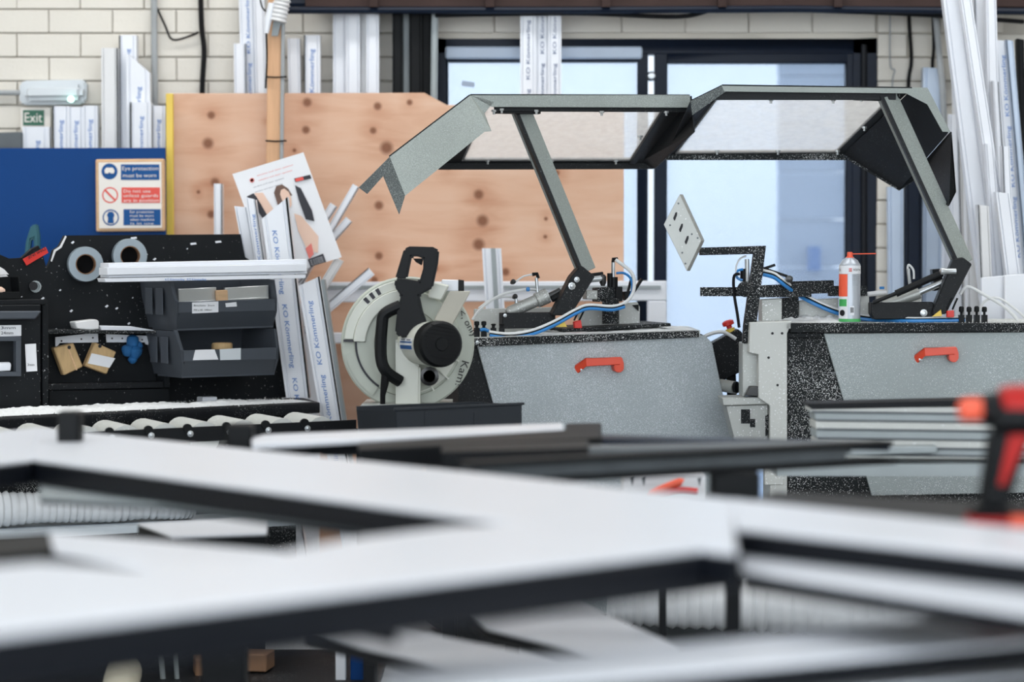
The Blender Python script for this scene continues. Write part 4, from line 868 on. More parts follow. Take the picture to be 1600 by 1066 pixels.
# drilling unit
du = L([(934, 450), (968, 448), (968, 470), (934, 472)], -.12, .07, 'clamp_body', 'black_dusty', mL)
L([(916, 454), (934, 454), (934, 468), (916, 468)], -.11, .05, 'side_block', 'cast_alu', mL)
L([(962, 448), (973, 448), (973, 471), (962, 472)], -.11, .06, 'clamp_jaw', 'black_plastic', mL)
MB().cyl(LQ.at(954, 506, -.12), LQ.at(954, 466, -.12), .027, 18).build('spindle', 'black_dusty', mL)
MB().cyl(LQ.at(953, 456, -.13), LQ.at(953, 427, -.13), .009, 12).cyl(LQ.at(959, 450, -.13), LQ.at(959, 433, -.13), .013, 12).build('stem', 'black_plastic', mL)
MB().cyl(LQ.at(958, 434, -.13), LQ.at(958, 410, -.13), .006, 10).build('air_port', 'zinc', mL)
MB().tube([LQ.at(958, 411, -.13), LQ.at(958, 405, -.13), LQ.at(965, 405, -.13)], .006, 8).build('elbow', 'black_plastic', mL)
MB().tube(smoothpath([LQ.at(x, y, -.12) for x, y in ((963, 427), (975, 427), (985, 435), (988, 452), (983, 466))]), .004, 8).build('blue_air_hose', 'hose_blue', mL)
MB().beam(LQ.at(986, 462, -.13), LQ.at(1003, 436, -.13), .014, .008).build('lever', 'black_plastic', mL)
MB().beam(LQ.at(978, 468, -.13), LQ.at(987, 433, -.13), .007, .007).build('lever', 'black_plastic', mL)
L([(975, 456), (988, 455), (986, 468), (977, 470)], -.12, .03, 'lever_block', 'black_plastic', mL)
dust('table_sawdust', [p + V((0, 0, .001)) for p in (ta * .9 + tb_ * .1, ta * .02 + tb_ * .98, tc_ * .97 + td_ * .03, tc_ * .1 + td_ * .9)], 120, 30, .020, 'white sawdust piled on the table of the left machine', seed=5)
flakes('rail_flakes', [LQ.at(760, 541, .03), LQ.at(1090, 526, .03), LQ.at(1090, 518, .03), LQ.at(760, 529, .03)], 260, .0016, LQ.n, mL)
# hood
HO = .03
def Hh(x, y, d=0.0): return LQ.at(x, y, HO - d)
hood = MB()
ftl, ftr = Hh(735, 149), Hh(1078, 149.5)
rl, rr = Hh(690, 255, .46), Hh(1010, 255, .46)
def bi(u, v): return (ftl * (1 - u) + ftr * u) * (1 - v) + (rl * (1 - u) + rr * u) * v
upv = V((0, 0, .004))
us, vs_ = [0, .10, .905, 1], [0, .09, .93, 1]
for i in range(3):
    for j in range(3):
        if i == 1 and j == 1: continue
        hood.prism([bi(us[i], vs_[j]), bi(us[i + 1], vs_[j]), bi(us[i + 1], vs_[j + 1]), bi(us[i], vs_[j + 1])], upv)
hd_ = hood.build('hood_roof', 'hood_dark', mL)
MB().prism([bi(us[1] - .01, vs_[1] - .02), bi(us[2] + .01, vs_[1] - .02), bi(us[2] + .01, vs_[2] + .02), bi(us[1] - .01, vs_[2] + .02)], V((0, 0, -.004))).build('hood_window', 'hood_glass', hd_, smooth=False)
MB().prism([Hh(735, 148), Hh(1078, 148), Hh(1079, 168), Hh(768, 167)], lb * .004).build('front_flange', 'hood_grey', hd_)
L([(772, 165), (1072, 166), (1072, 175), (776, 174)], HO - .02, .014, 'window_strip', 'hood_dark', hd_, .001)
MB().prism([Hh(686, 265, .46), Hh(690, 249, .46), Hh(1020, 249, .46), Hh(1022, 264, .46)], lb * .02).build('rear_bar', 'hood_dark', hd_, bevel=.002)
MB().prism([Hh(1079, 150), Hh(1084, 206), Hh(1022, 264, .46), Hh(1000, 252, .46)], V((.004, 0, 0))).build('right_cheek', 'hood_dark', hd_)
MB().prism([bi(.905, .06), bi(.935, .06), bi(.935, .95), bi(.905, .95)], V((0, 0, -.014))).build('window_strip', 'hood_dark', hd_)
# sloped left end: fascia and sheet behind it
fas = [Hh(735, 149), Hh(772, 159), Hh(757, 177), Hh(768, 205, -.04), Hh(754, 206, -.04), Hh(633, 306, -.04), Hh(609, 245)]
MB().prism([fas[0], Hh(757, 206, -.04), fas[5], fas[6]], lb * .004).build('sloped_fascia', 'hood_grey', hd_)
MB().prism([fas[0], fas[1], fas[2], fas[3], Hh(757, 206, -.04)], lb * .004).build('corner_gusset', 'hood_grey', hd_)
MB().prism([Hh(735, 149), Hh(609, 245), Hh(622, 282, .40), Hh(700, 253, .44)], V((-.003, 0, .003))).build('sloped_sheet', 'hood_dark', hd_)
MB().prism([Hh(609, 245), Hh(633, 306, -.04), Hh(624, 335, -.05), Hh(599, 275), Hh(574, 303), Hh(561, 293)], lb * .006).build('end_skirt', 'hood_grey_shaded', hd_)  # darker grey paints the shade on this down-facing sheet
MB().prism([Hh(561, 293), Hh(574, 303), Hh(599, 275), Hh(601, 262, .05), Hh(575, 290, .05)], lb * .006).build('end_return', 'hood_dark', hd_)
for x, y, d in ((772, 174, .03), (784, 172, .03), (838, 174, .03), (940, 176, .03), (1041, 176, .03), (762, 252, .45), (862, 252, .45), (962, 252, .42), (1000, 214, .23)):
    q = Hh(x, y, d) + V((0, -.01, 0)); MB().lathe(q + V((0, 0, .004)), (0, 0, -1), [(.008, 0), (.008, .006), (.004, .007), (.004, .014), (0, .015)], 8).build('bolt', 'zinc', hd_)
L([(775, 166), (845, 167), (845, 178), (775, 177)], HO - .03, .03, 'arm_mount', 'black_plastic', hd_, .001)
# ------------------------------------------------------------------ cutting machine, right head
RQ = VP(1237, 7.32, 0); rb2 = V((0, 1, 0))
def R(pts, off, depth, name, m, parent, bevel=.002, **k): return MB().prism(RQ.poly(pts, off), rb2 * depth).build(name, m, parent, bevel=bevel, **k)
mR = thing('cutting_machine', V((P(1430, 800, 7.6).x, 7.6, 0)), 'grey cutting machine carrying a spray can, its raised hood by the leaning profiles', 'machine')
TZ = P(1400, 505, 7.32).z
bp = RQ.poly([(1230, 508), (1720, 508), (1720, 1000), (1230, 1000)]); bp[2].z = bp[3].z = .02
MB().prism(bp, rb2 * .55).build('body', 'black_dusty', mR, bevel=.003)
R([(1287, 521), (1720, 518), (1720, 768), (1362, 775)], .012, .011, 'front_panel', 'panel_grey', mR)
red_handle(RQ, (1430, 1498, 544, 568), mR, 'red bow handle on the grey panel')
R([(1236, 505), (1720, 505), (1720, 518), (1236, 520)], .03, .03, 'top_rail', 'black_dusty', mR)
R([(1230, 520), (1284, 520), (1284, 528), (1230, 528)], .015, .014, 'rail_end', 'black_dusty', mR)
x0, x1 = P(1228, 505, 7.3).x, P(1720, 505, 7.3).x
MB().box(((x0 + x1) / 2, 7.58, TZ - .008), (x1 - x0, .56, .016)).build('table_top', 'column_grey', mR)
# machined column at its left
R([(1172, 504), (1238, 502), (1230, 521), (1230, 1000), (1203, 1000), (1203, 634), (1185, 622), (1185, 554), (1170, 551)], .02, .20, 'column', 'column_grey', mR)
for x, y in ((1207, 521), (1222, 521), (1201, 559), (1215, 602)): MB().lathe(RQ.at(x, y, .021), (0, -1, 0), [(.004, 0), (.004, .0008), (0, .0008)], 8).build('bolt_hole', 'ink', mR)
R([(1160, 536), (1184, 536), (1184, 605), (1172, 604), (1164, 620), (1160, 620)], -.03, .12, 'slide', 'cast_alu', mR)
R([(1164, 618), (1172, 604), (1186, 604), (1186, 620)], .01, .10, 'slide_wedge', 'dark_steel', mR)
R([(1128, 622), (1200, 620), (1202, 632), (1130, 634)], .0, .15, 'cross_slide', 'cast_alu', mR)
R([(1134, 634), (1200, 632), (1200, 690), (1148, 690)], -.02, .16, 'slide_body', 'cast_alu', mR)
for q in ([(1158, 640), (1172, 640), (1172, 662), (1158, 662)], [(1172, 655), (1180, 655), (1180, 668), (1172, 668)], [(1196, 650), (1201, 648), (1201, 680), (1196, 682)]): R(q, -.017, .02, 'slide_recess', 'black_dusty', mR, 0)
R([(1195, 690), (1225, 690), (1225, 758), (1195, 758)], .025, .03, 'lower_block', 'column_grey', mR)
mb = MB(); mb.cyl(RQ.at(1126, 602, -.30), RQ.at(1150, 606, -.24), .020, 14).build('motor_stub', 'cast_alu', mR)
MB().lathe(RQ.at(1146, 605, -.24), (.9, -.5, 0), [(.006, 0), (.017, .003), (.018, .012), (.010, .018)], 14).build('motor_knob', 'black_plastic', mR)
# control box with emergency stop, on the far side
cbx = thing('control_box', RQ.at(1135, 600, -.46), 'tilted black control box with a red stop button between the machines', 'control box')
R([(1110, 538), (1153, 514), (1160, 520), (1160, 580), (1124, 598)], -.42, .10, 'housing', 'black_dusty_less', cbx, .003)
yb = MB().lathe(RQ.at(1142, 519, -.46), (-.32, 0, 1), [(.015, 0), (.015, .012)], 16).build('button_collar', 'yellow', cbx)
MB().lathe(RQ.at(1139.5, 511, -.46), (-.32, 0, 1), [(.009, -.004), (.009, .004), (.019, .006), (.019, .018), (.012, .022), (0, .023)], 18).build('stop_button', 'red', cbx)
MB().tube([RQ.at(1142, 575, -.46), V((RQ.at(1158, 590, -.46).x, RQ.at(1158, 590, -.46).y, 0))], .016, 10).build('post', 'dark_steel', cbx)
MB().tube(smoothpath([RQ.at(x, y, -.40) for x, y in ((1094, 530), (1110, 522), (1130, 519), (1150, 530))]), .006, 8).build('grey_cable', 'hose_white', None, label='pale cable from the left machine to the control box', cat='cable')
# black bracket with an aluminium plate on it
R([(1094, 387), (1197, 384), (1196, 394), (1180, 397), (1094, 399)], -.02, .04, 'stop_arm', 'black_dusty', mR, .001)
R([(1180, 385), (1197, 384), (1183, 500), (1175, 535), (1161, 537), (1163, 508)], -.021, .045, 'stop_post', 'black_dusty', mR, .001)
R([(1095, 449), (1160, 449), (1160, 463), (1095, 463)], -.06, .03, 'clamp_bar', 'black_dusty', mR, .001)
R([(1188, 446), (1268, 443), (1268, 464), (1188, 465)], -.07, .04, 'clamp_bar', 'black_dusty', mR, .001)
R([(1236, 440), (1303, 438), (1303, 458), (1236, 460)], -.14, .04, 'rear_bar', 'black_dusty', mR, .001)
R([(1296, 447), (1355, 447), (1355, 462), (1296, 463)], -.12, .04, 'rear_bar', 'black_dusty', mR, .001)
MB().lathe(RQ.at(1164, 452, .0), (0, -1, 0), [(.02, -.04), (.024, 0), (.024, .012), (.016, .02), (0, .022)], 18).build('clamp_knob', 'black_dusty', mR)
R([(1220, 466), (1248, 464), (1248, 500), (1220, 500)], -.12, .05, 'clamp_foot', 'black_dusty', mR)
R([(1190, 468), (1222, 466), (1222, 505), (1190, 505)], -.10, .10, 'dusty_block', 'cast_alu', mR)
R([(1248, 470), (1310, 466), (1310, 505), (1248, 505)], -.16, .05, 'rear_fence', 'column_grey', mR)
R([(1344, 462), (1358, 462), (1358, 505), (1344, 505)], -.14, .05, 'rear_fence', 'column_grey', mR)
R([(1395, 470), (1440, 460), (1440, 500), (1395, 500)], -.26, .05, 'rear_fence', 'column_grey', mR)
MB().beam(RQ.at(1190, 421, -.07), RQ.at(1211, 414, -.07), .012, .008).beam(RQ.at(1192, 419, -.07), RQ.at(1236, 434, -.07), .012, .008).build('toggle_lever', 'black_plastic', mR)
MB().lathe(RQ.at(1233, 436, -.05), (0, -1, 0), [(.011, -.01), (.011, .012), (.005, .014)], 12).build('lever_pivot', 'dark_steel', mR)
MB().cyl(RQ.at(1168, 452, -.05), RQ.at(1167, 405, -.05), .007, 10).build('air_port', 'zinc', mR)
MB().cyl(RQ.at(1161, 440, -.05), RQ.at(1161, 420, -.05), .009, 10).build('air_port', 'black_plastic', mR)
MB().tube(smoothpath([RQ.at(x, y, -.04) for x, y in ((1166, 400), (1156, 405), (1150, 418), (1152, 432))]), .003, 6).build('air_hose', 'hose_white', mR)
MB().tube(smoothpath([RQ.at(x, y, -.04) for x, y in ((1161, 421), (1152, 424), (1152, 434), (1160, 438))]), .004, 6).build('air_hose', 'hose_blue', mR)
MB().tube(smoothpath([RQ.at(x, y, -.03) for x, y in ((1156, 428), (1147, 432), (1147, 458), (1152, 490), (1155, 512))]), .0045, 8).build('black_hose', 'black_rubber', mR)
for k, (dy, m) in enumerate(((0, 'hose_white'), (3.6, 'gasket'), (6, 'hose_blue'))):
    MB().tube(smoothpath([RQ.at(x, y + dy * (1 if x < 1400 else .6), (-.13 if 1230 < x < 1400 else -.05) + .004 * k) for x, y in ((1192, 423), (1210, 428), (1226, 440), (1255, 460), (1290, 477), (1320, 487), (1360, 494), (1420, 498), (1470, 497.5), (1508, 497))]), .0055, 8).build('hose', m, mR)
pl_ = [(1062, 303), (1096, 376), (1073, 424), (1037, 351)]
pt = thing('aluminium_plate', RQ.at(1075, 424, .0), 'diamond-set aluminium plate with three slots on the black stop arm', 'plate')
MB().prism(RQ.poly(pl_, .02), V((.012, .03, .0))).build('slab', 'cast_alu', pt, bevel=.001)
for x, y in ((1055, 338), (1064, 356), (1073, 375)):
    R([(x - 1.5, y + 7), (x - 3.2, y + 3), (x + .5, y - 6), (x + 3, y - 6.5), (x + 3, y - 2), (x, y + 6)], .0212, .002, 'slot', 'ink', pt, 0)
for x, y in ((1060, 318), (1047, 352), (1081, 366), (1066, 395), (1090, 372), (1071, 412)): MB().lathe(RQ.at(x, y, .0208), (0, -1, 0), [(.003, 0), (.003, .0008), (0, .0008)], 8).build('bolt_hole', 'slot_grey', pt)
# gas strut, bearing box, arm
bx = R([(1361, 473), (1458, 472), (1460, 498), (1366, 499), (1361, 490)], -.05, .06, 'bearing_box', 'hood_dark', mR)
MB().lathe(RQ.at(1443, 489, -.049), (0, -1, 0), [(.011, 0), (.011, .006), (.006, .007), (.005, .002), (0, .002)], 12).build('bolt', 'zinc', bx)
MB().cyl(RQ.at(1364, 473, -.04), RQ.at(1404, 457, -.04), .006, 10).build('strut_rod', 'black_plastic', mR)
MB().cyl(RQ.at(1400, 459, -.04), RQ.at(1472, 427, -.04), .011, 14).build('gas_strut', 'black_plastic', mR)
MB().cyl(RQ.at(1380, 478, -.09), RQ.at(1436, 458, -.09), .018, 14).build('air_cylinder', 'cast_alu', mR)
MB().cyl(RQ.at(1434, 458, -.09), RQ.at(1476, 440, -.09), .010, 12).build('piston_rod', 'zinc', mR)
MB().lathe(RQ.at(1468, 424, -.03), (1, 0, 0), [(.004, 0), (.011, .004), (.011, .014), (.009, .018), (.009, .05)], 12).build('strut_end', 'zinc', mR)
R([(1457, 421), (1473, 420), (1473, 452), (1460, 455)], -.13, .05, 'strut_block', 'black_plastic', mR)
armA, armB = RQ.at(1386, 150, -.08), RQ.at(1505, 412, -.08)
ua = MB().beam(armA, armB, .048, .045, V((1, .3, 0))).build('hood_arm', 'hood_grey', mR, bevel=.002)
MB().beam(armA + V((-.0215, -.006, 0)), armB + V((-.0215, -.006, 0)), .010, .05, V((1, 0, 0))).build('arm_side', 'hood_dark', ua)
R([(1490, 405), (1505, 402), (1519, 413), (1478, 491), (1457, 492), (1457, 486)], -.035, .05, 'lower_arm', 'hood_dark', mR, .003)
sheet('warning_label', RQ.poly([(1456, 495), (1470, 484), (1472, 494)], -.033), 'yellow', mR)
R([(1480, 486), (1491, 485), (1491, 496), (1480, 496)], -.02, .02, 'red_clip', 'red', mR)
for x in (0, 8): MB().cyl(RQ.at(1480 + x, 484, -.03), RQ.at(1488 + x, 466, -.03), .003, 8).build('clip_lever', 'black_plastic', mR)
for x, h in ((1502, 6), (1514, 5), (1526, 7), (1538, 5)):
    q = RQ.at(x, 501, -.04); q.z = TZ
    vb = MB().box(q + V((0, 0, .012)), (.016, .02, .024)).lathe(q + V((0, 0, .024)), (0, 0, 1), [(.004, 0), (.004, .008), (.008, .010), (.008, .016 + h * .001), (.005, .020 + h * .001)], 10).build('valve', 'black_plastic', mR)
MB().tube(smoothpath([RQ.at(x, y, -.08) for x, y in ((1500, 460), (1512, 448), (1540, 462), (1570, 480), (1590, 500))]), .005, 8).build('air_hose', 'hose_white', mR)
MB().tube(smoothpath([RQ.at(x, y, -.10) for x, y in ((1528, 488), (1540, 470), (1560, 466), (1585, 482), (1605, 500))]), .004, 8).build('air_hose', 'hose_white', mR)
MB().cyl(RQ.at(1422, 446, -.16), RQ.at(1419, 420, -.16), .006, 10).build('air_port', 'zinc', mR)
MB().tube(smoothpath([RQ.at(x, y, -.15) for x, y in ((1418, 420), (1420, 414), (1427, 422), (1428, 436))]), .0035, 6).build('air_hose', 'hose_white', mR)
MB().cyl(RQ.at(1356, 460, -.17), RQ.at(1385, 457, -.17), .008, 10).build('air_port', 'pvc_warm', mR)
MB().cyl(RQ.at(1378, 452, -.17), RQ.at(1378, 448, -.17), .008, 10).build('blue_collar', 'hose_blue', mR)
# hood of the right head
HY = 7.36
def Hr(x, y, d=0.0): return P(x, y, HY + d)
a0, a1, a2, a3 = Hr(1128, 134), Hr(1425, 138), Hr(1320, 240, .50), Hr(1048, 242, .50)
def br4(u, v): return (a0 * (1 - u) + a1 * u) * (1 - v) + (a3 * (1 - u) + a2 * u) * v
hood = MB(); us, vs_ = [0, .03, .93, 1], [0, .12, .95, 1]
for i in range(3):
    for j in range(3):
        if i == 1 and j == 1: continue
        hood.prism([br4(us[i], vs_[j]), br4(us[i + 1], vs_[j]), br4(us[i + 1], vs_[j + 1]), br4(us[i], vs_[j + 1])], upv)
hr = hood.build('hood_roof', 'hood_dark', mR)
MB().prism([br4(.02, .10), br4(.94, .10), br4(.94, .97), br4(.02, .97)], V((0, 0, -.004))).build('hood_window', 'hood_glass', hr, smooth=False)
MB().prism([Hr(1127, 133), Hr(1449, 137), Hr(1416, 146), Hr(1132, 143)], (0, .004, 0)).build('front_flange', 'hood_grey', hr)
R([(1134, 143), (1400, 146), (1400, 156), (1112, 156)], -.055, .014, 'window_strip', 'hood_dark', hr, .001)
MB().prism([Hr(1128, 133), Hr(1134, 143), Hr(1082, 180, .03), Hr(1079, 158, .03)], (0, .004, 0)).build('left_flange', 'hood_grey_shaded', hr)
MB().prism([Hr(1128, 134), Hr(1079, 158, .03), Hr(1040, 246, .5), Hr(1048, 242, .5)], V((0, 0, .003))).build('left_slope', 'hood_dark', hr)
MB().prism([Hr(1449, 137), Hr(1485, 206), Hr(1473, 206), Hr(1449, 163), Hr(1416, 146)], (0, .004, 0)).build('right_flange', 'hood_grey', hr)
MB().prism([Hr(1422, 143, .008), Hr(1447, 142, .008), Hr(1482, 207, .008), Hr(1407, 294, .5), Hr(1318, 239, .5)], V((-.002, 0, -.003))).build('right_slope', 'hood_dark', hr)
MB().prism([Hr(1485, 206), Hr(1492, 300), Hr(1481, 322), Hr(1430, 281, .42), Hr(1407, 294, .5)], V((.004, 0, 0))).build('right_skirt', 'hood_dark', hr)
MB().prism([Hr(1320, 240, .5), Hr(1325, 250, .5), Hr(1405, 298, .5), Hr(1430, 282, .45), Hr(1407, 290, .5)], V((0, .004, 0))).build('rear_lip', 'black_dusty', hr)
MB().prism([Hr(1040, 250, .5), Hr(1046, 236, .5), Hr(1316, 236, .5), Hr(1324, 250, .5)], (0, .02, 0)).build('rear_bar', 'black_dusty', hr, bevel=.002)
for x, y, d in ((1107, 157, .05), (1204, 157, .05), (1301, 157, .05), (1345, 154, .05), (1352, 150, .05), (1401, 150, .05), (1398, 162, .05), (1120, 237, .47), (1215, 237, .47), (1308, 237, .45), (1350, 200, .26)):
    MB().lathe(Hr(x, y, d) + V((0, -.012, .004)), (0, 0, -1), [(.008, 0), (.008, .006), (.004, .007), (.004, .014), (0, .015)], 8).build('bolt', 'zinc', hr)
R([(1335, 145), (1405, 147), (1405, 158), (1335, 156)], -.065, .03, 'arm_mount', 'black_plastic', hr, .001)
# dust on and around the right machine
dust('pile_of_sawdust', [V((P(1186, 505, 7.34).x, 7.36, TZ)), V((P(1330, 505, 7.34).x, 7.36, TZ)), V((P(1325, 505, 7.7).x, 7.72, TZ)), V((P(1190, 505, 7.7).x, 7.72, TZ))], 90, 30, .035, 'pile of white sawdust beside the spray can', seed=8)
flakes('table_shavings', [V((x0, 7.31, TZ)), V((x1, 7.31, TZ)), V((x1, 7.6, TZ)), V((x0, 7.6, TZ))], 1600, .003, label='white shavings scattered on the table of the right machine')
flakes('panel_flakes', [RQ.at(1362, 774, .0135), RQ.at(1640, 770, .0135), RQ.at(1640, 522, .0135), RQ.at(1290, 524, .0135)], 900, .0017, RQ.n, mR, bias=2.2)
flakes('body_flakes', [RQ.at(1233, 774, .001), RQ.at(1358, 774, .001), RQ.at(1288, 530, .001), RQ.at(1233, 530, .001)], 900, .0017, RQ.n, mR)
flakes('panel_flakes', [LQ.at(880, 960, .0135), LQ.at(1140, 960, .0135), LQ.at(1100, 530, .0135), LQ.at(760, 546, .0135)], 500, .0014, LQ.n, mL)
# spray can
CY = 7.385; cx = P(1327.5, 502, CY).x; k7 = CY / FPX
t = thing('spray_can', V((cx, CY, TZ)), 'silver spray can with an orange and green label and red straw', 'spray can')
rc = 16.6 * k7
MB().lathe((cx, CY, TZ), (0, 0, 1), [(rc * .9, 0), (rc, .003), (rc, .174), (rc * .96, .179), (rc * .9, .181), (rc * .72, .191), (rc * .42, .197), (rc * .36, .1995)], 40).build('body', 'can_silver', t)
def wrap(z0, z1, deg0, deg1, m, name, e=.0006): MB().lathe((cx, CY, TZ), (0, 0, 1), [(rc + e, z0), (rc + e, z1)], 28, math.radians(deg0), math.radians(deg1), ref=(1, 0, 0)).build(name, m, t)
wrap(.149, .174, 180, 360, 'can_white', 'brand_band'); wrap(.080, .148, 178, 250, 'orange', 'orange_field', .0008); wrap(.004, .080, 178, 252, 'can_white', 'picture_field', .0006)
wrap(.050, .072, 190, 246, 'green', 'green_patch', .0009); wrap(.003, .012, 180, 360, 'green', 'green_base', .0009)
def oncan(a, z, e=.0016): return V((cx + math.cos(math.radians(a)) * (rc + e), CY + math.sin(math.radians(a)) * (rc + e), TZ + z))
for a, s, wd in ((279, 'W\u00dcRTH', .024), (192, 'RTH', .010)):
    tx = V((math.cos(math.radians(a + 100)), math.sin(math.radians(a + 100)), 0)); text(s, oncan(a, .1575, .0028), V((math.cos(math.radians(a + 104)), math.sin(math.radians(a + 104)), 0)), (0, 0, 1), .0075, 'ink', t, 'brand_lettering', width=wd)
q = oncan(265, .156, .002); MB().box(q + V((0, 0, .005)), (.009, .0012, .010)).build('brand_mark', 'red', t)
for k in range(2): MB().box(q + V((0, -.001, .0035 + .0035 * k)), (.010, .001, .0012)).build('mark_gap', 'can_white', t)
for k, (a, z, wd) in enumerate(((282, .143, .018), (280, .139, .026), (280, .134, .028), (280, .130, .024), (280, .126, .028), (280, .120, .026), (280, .114, .022))):
    text('Kettenfett / chain spray' if k else 'Ketten', oncan(276, z, .0016), (1, .12, 0), (0, 0, 1), .0028, 'ink_grey', t, 'small_print', width=wd * .8)
MB().box(oncan(274, .037), (.013, .0012, .028)).build('barcode_field', 'can_white', t)
for k in range(8): MB().box(oncan(274, .037, .0026) + V((-.0045 + k * .0013, 0, .002)), (.0006, .0006, .016)).build('barcode_line', 'ink', t)
wc = oncan(222, .030, .0016); nn = V((math.cos(math.radians(222)), math.sin(math.radians(222)), 0))
MB().lathe(wc, nn, [(.0095, 0), (.0095, .001), (.0075, .001), (.0075, 0)], 20).build('wheel_symbol', 'ink', t)
MB().lathe((cx, CY, TZ + .1955), (0, 0, 1), [(rc * .40, 0), (rc * .40, .004), (rc * .28, .006), (rc * .26, .018), (rc * .2, .020), (0, .020)], 20).build('nozzle', 'orange', t)
MB().cyl((cx + .006, CY, TZ + .2095), (P(1369, 398.5, CY).x, CY, TZ + .2105), .0017, 8).build('straw', 'orange', t)
# aluminium profile bundle on trestle, right
AQ = VP(1270, 6.3, -6)
t = thing('trestle_bundle_stand', V((P(1430, 720, 6.45).x, 6.4, 0)), 'dark stand under the grey ribbed profiles', 'stand')
zs = AQ.at(1270, 712).z
MB().box((P(1430, 720, 6.35).x + .12, 6.38, zs - .03), (1.0, .36, .03)).build('shelf', 'pvc_grey', t)
for i in (.28, .5): MB().box((P(1430, 720, 6.35).x + .1 + i, 6.38, (zs - .045) / 2), (.05, .05, zs - .045)).build('leg', 'black_alu', t)
ap = [(633, 645), (645, 658), (658, 672), (672, 686), (686, 700), (700, 711)]
for k, (y0, y1) in enumerate(ap):
    sx_ = 1266 + (6 if k else 0) + k * 1
    def yy(x, y): return y + (x - 1266) * (-.010 if k == 0 else .030)
    g = thing('ribbed_profile', AQ.at(1400, y1, -.05), ('grey ribbed profile right under the black one on the stack', 'grey ribbed profile, second in the stack under the black one', 'grey ribbed profile, third in the stack under the black one', 'grey ribbed profile, fourth in the stack under the black one', 'grey ribbed profile, last but one of the stack', 'grey ribbed profile at the very bottom of the stack')[k], 'profile', 'grey ribbed profiles stacked beside the driver')
    MB().prism(AQ.poly([(sx_, y0), (1660, y0 + 5), (1660, y1 + 4), (sx_, y1 - 1)], -.0), V((0, .12, 0))).build('extrusion', 'pvc_grey' if k % 2 else 'column_grey', g, bevel=.003)
    MB().prism(AQ.poly([(sx_ + 3, y1 - 3), (1660, y1 + 2), (1660, y1 + 5), (sx_ + 3, y1)], .002), V((0, .004, 0))).build('groove', 'slot_grey', g)
MB().prism(AQ.poly([(1262, 631), (1660, 622), (1660, 632), (1268, 640)], .004), V((0, .13, 0))).build('dark_profile', 'black_alu', None, bevel=.002, label='black profile laid on top of the grey ribbed stack', cat='profile')
# ------------------------------------------------------------------ pile of white profiles leaning at the right
G7 = 'white profiles leaning in the corner'
pile = [  # xl_top, xr_top, y_top, xl_bot(y=520), xr_bot, Y, mat, gasket, print
    (1388, 1412, 292, 1390, 1412, 8.92, 'pvc_blue', 0, 0, 'pale profile close beside the door frame'),
    (1415, 1441, 270, 1415, 1441, 8.90, 'navy', 0, 0, 'dark navy profile standing near the door frame'),
    (1443, 1474, 105, 1440, 1472, 8.93, 'pvc_blue', 0, 0, 'wide bluish white profile behind the hood arm'),
    (1470, 1500, -30, 1540, 1570, 8.30, 'pvc', 0, 0, 'long white profile leaning strongly across the others'),
    (1497, 1514, -30, 1580, 1598, 8.24, 'pvc', 0, 0, 'narrow white profile leaning along the strongly tilted one'),
    (1490, 1508, 120, 1500, 1520, 8.50, 'pvc_warm', 0, 0, 'off-white profile standing nearly upright behind the tilted ones'),
    (1484, 1497, 178, 1490, 1506, 8.44, 'pvc', 1, 0, 'narrow white profile with a dark seam by the raised hood'),
    (1522, 1540, -30, 1530, 1548, 8.56, 'pvc', -1, 0, 'tall white profile, second upright one in the corner'),
    (1540, 1556, -30, 1552, 1570, 8.48, 'pvc', 0, 0, 'tall white profile, third upright one in the corner'),
    (1508, 1530, 250, 1512, 1536, 8.36, 'pvc_warm', 0, 0, 'half height off-white profile among the leaning ones'),
    (1554, 1572, 62, 1590, 1610, 8.54, 'pvc', 0, 3, 'white printed profile leaning with a bluish edge'),
    (1572, 1583, 62, 1612, 1622, 8.52, 'pvc_blue', -1, 0, 'bluish profile edge behind the printed leaning one'),
    (1551, 1560, 126, 1572, 1584, 8.42, 'pvc', 1, 0, 'thin white strip ending below the tall uprights'),
    (1540, 1552, 224, 1562, 1576, 8.20, 'pvc', 0, 0, 'thin white strip leaning in front of the pile'),
    (1566, 1578, 228, 1576, 1590, 8.18, 'pvc', -1, 0, 'thin white strip with a dark seam in front of the pile'),
    (1528, 1545, 320, 1536, 1554, 8.14, 'pvc_warm', -1, 0, 'low off-white strip in front of the pile'),
    (1590, 1600, 60, 1602, 1612, 8.60, 'gasket', 0, 0, 'narrow black profile at the outer side of the pile'),
    (1556, 1578, 300, 1584, 1606, 8.10, 'pvc', 0, 0, 'wide low white strip at the outer side of the pile'),
    (1500, 1522, -30, 1524, 1548, 8.66, 'pvc', 0, 0, 'tall white profile deep inside the pile behind the tilted one'),
    (1514, 1532, 60, 1512, 1532, 8.72, 'pvc_warm', 0, 0, 'off-white profile deep inside the pile, cut lower'),
    (1478, 1498, 240, 1472, 1494, 8.60, 'pvc', 0, 0, 'white profile just behind the corner of the raised hood'),
    (1560, 1590, 180, 1560, 1592, 8.76, 'pvc', 0, 0, 'wide white profile deep inside the pile near the brick wall'),
    (1540, 1562, 100, 1536, 1560, 8.80, 'pvc', 0, 0, 'white profile against the brick wall behind the pile'),
    (1500, 1526, 200, 1496, 1522, 8.84, 'pvc_warm', 0, 0, 'off-white profile against the brick wall behind the pile'),
]
for xl, xr, yt, xbl, xbr, Y, m, gk, pr, lab in pile:
    a, b = P(xl, yt, Y), P(xr, yt + 2, Y); c, d = P(xbl, 520, Y), P(xbr, 520, Y)
    sc = a.z / (a.z - c.z); c = a + (c - a) * sc; d = b + (d - b) * (b.z / (b.z - d.z))
    profile(a, b, c, d, .045, lab, m=m, gasket=gk, prints=pr, size=.014, group=G7)
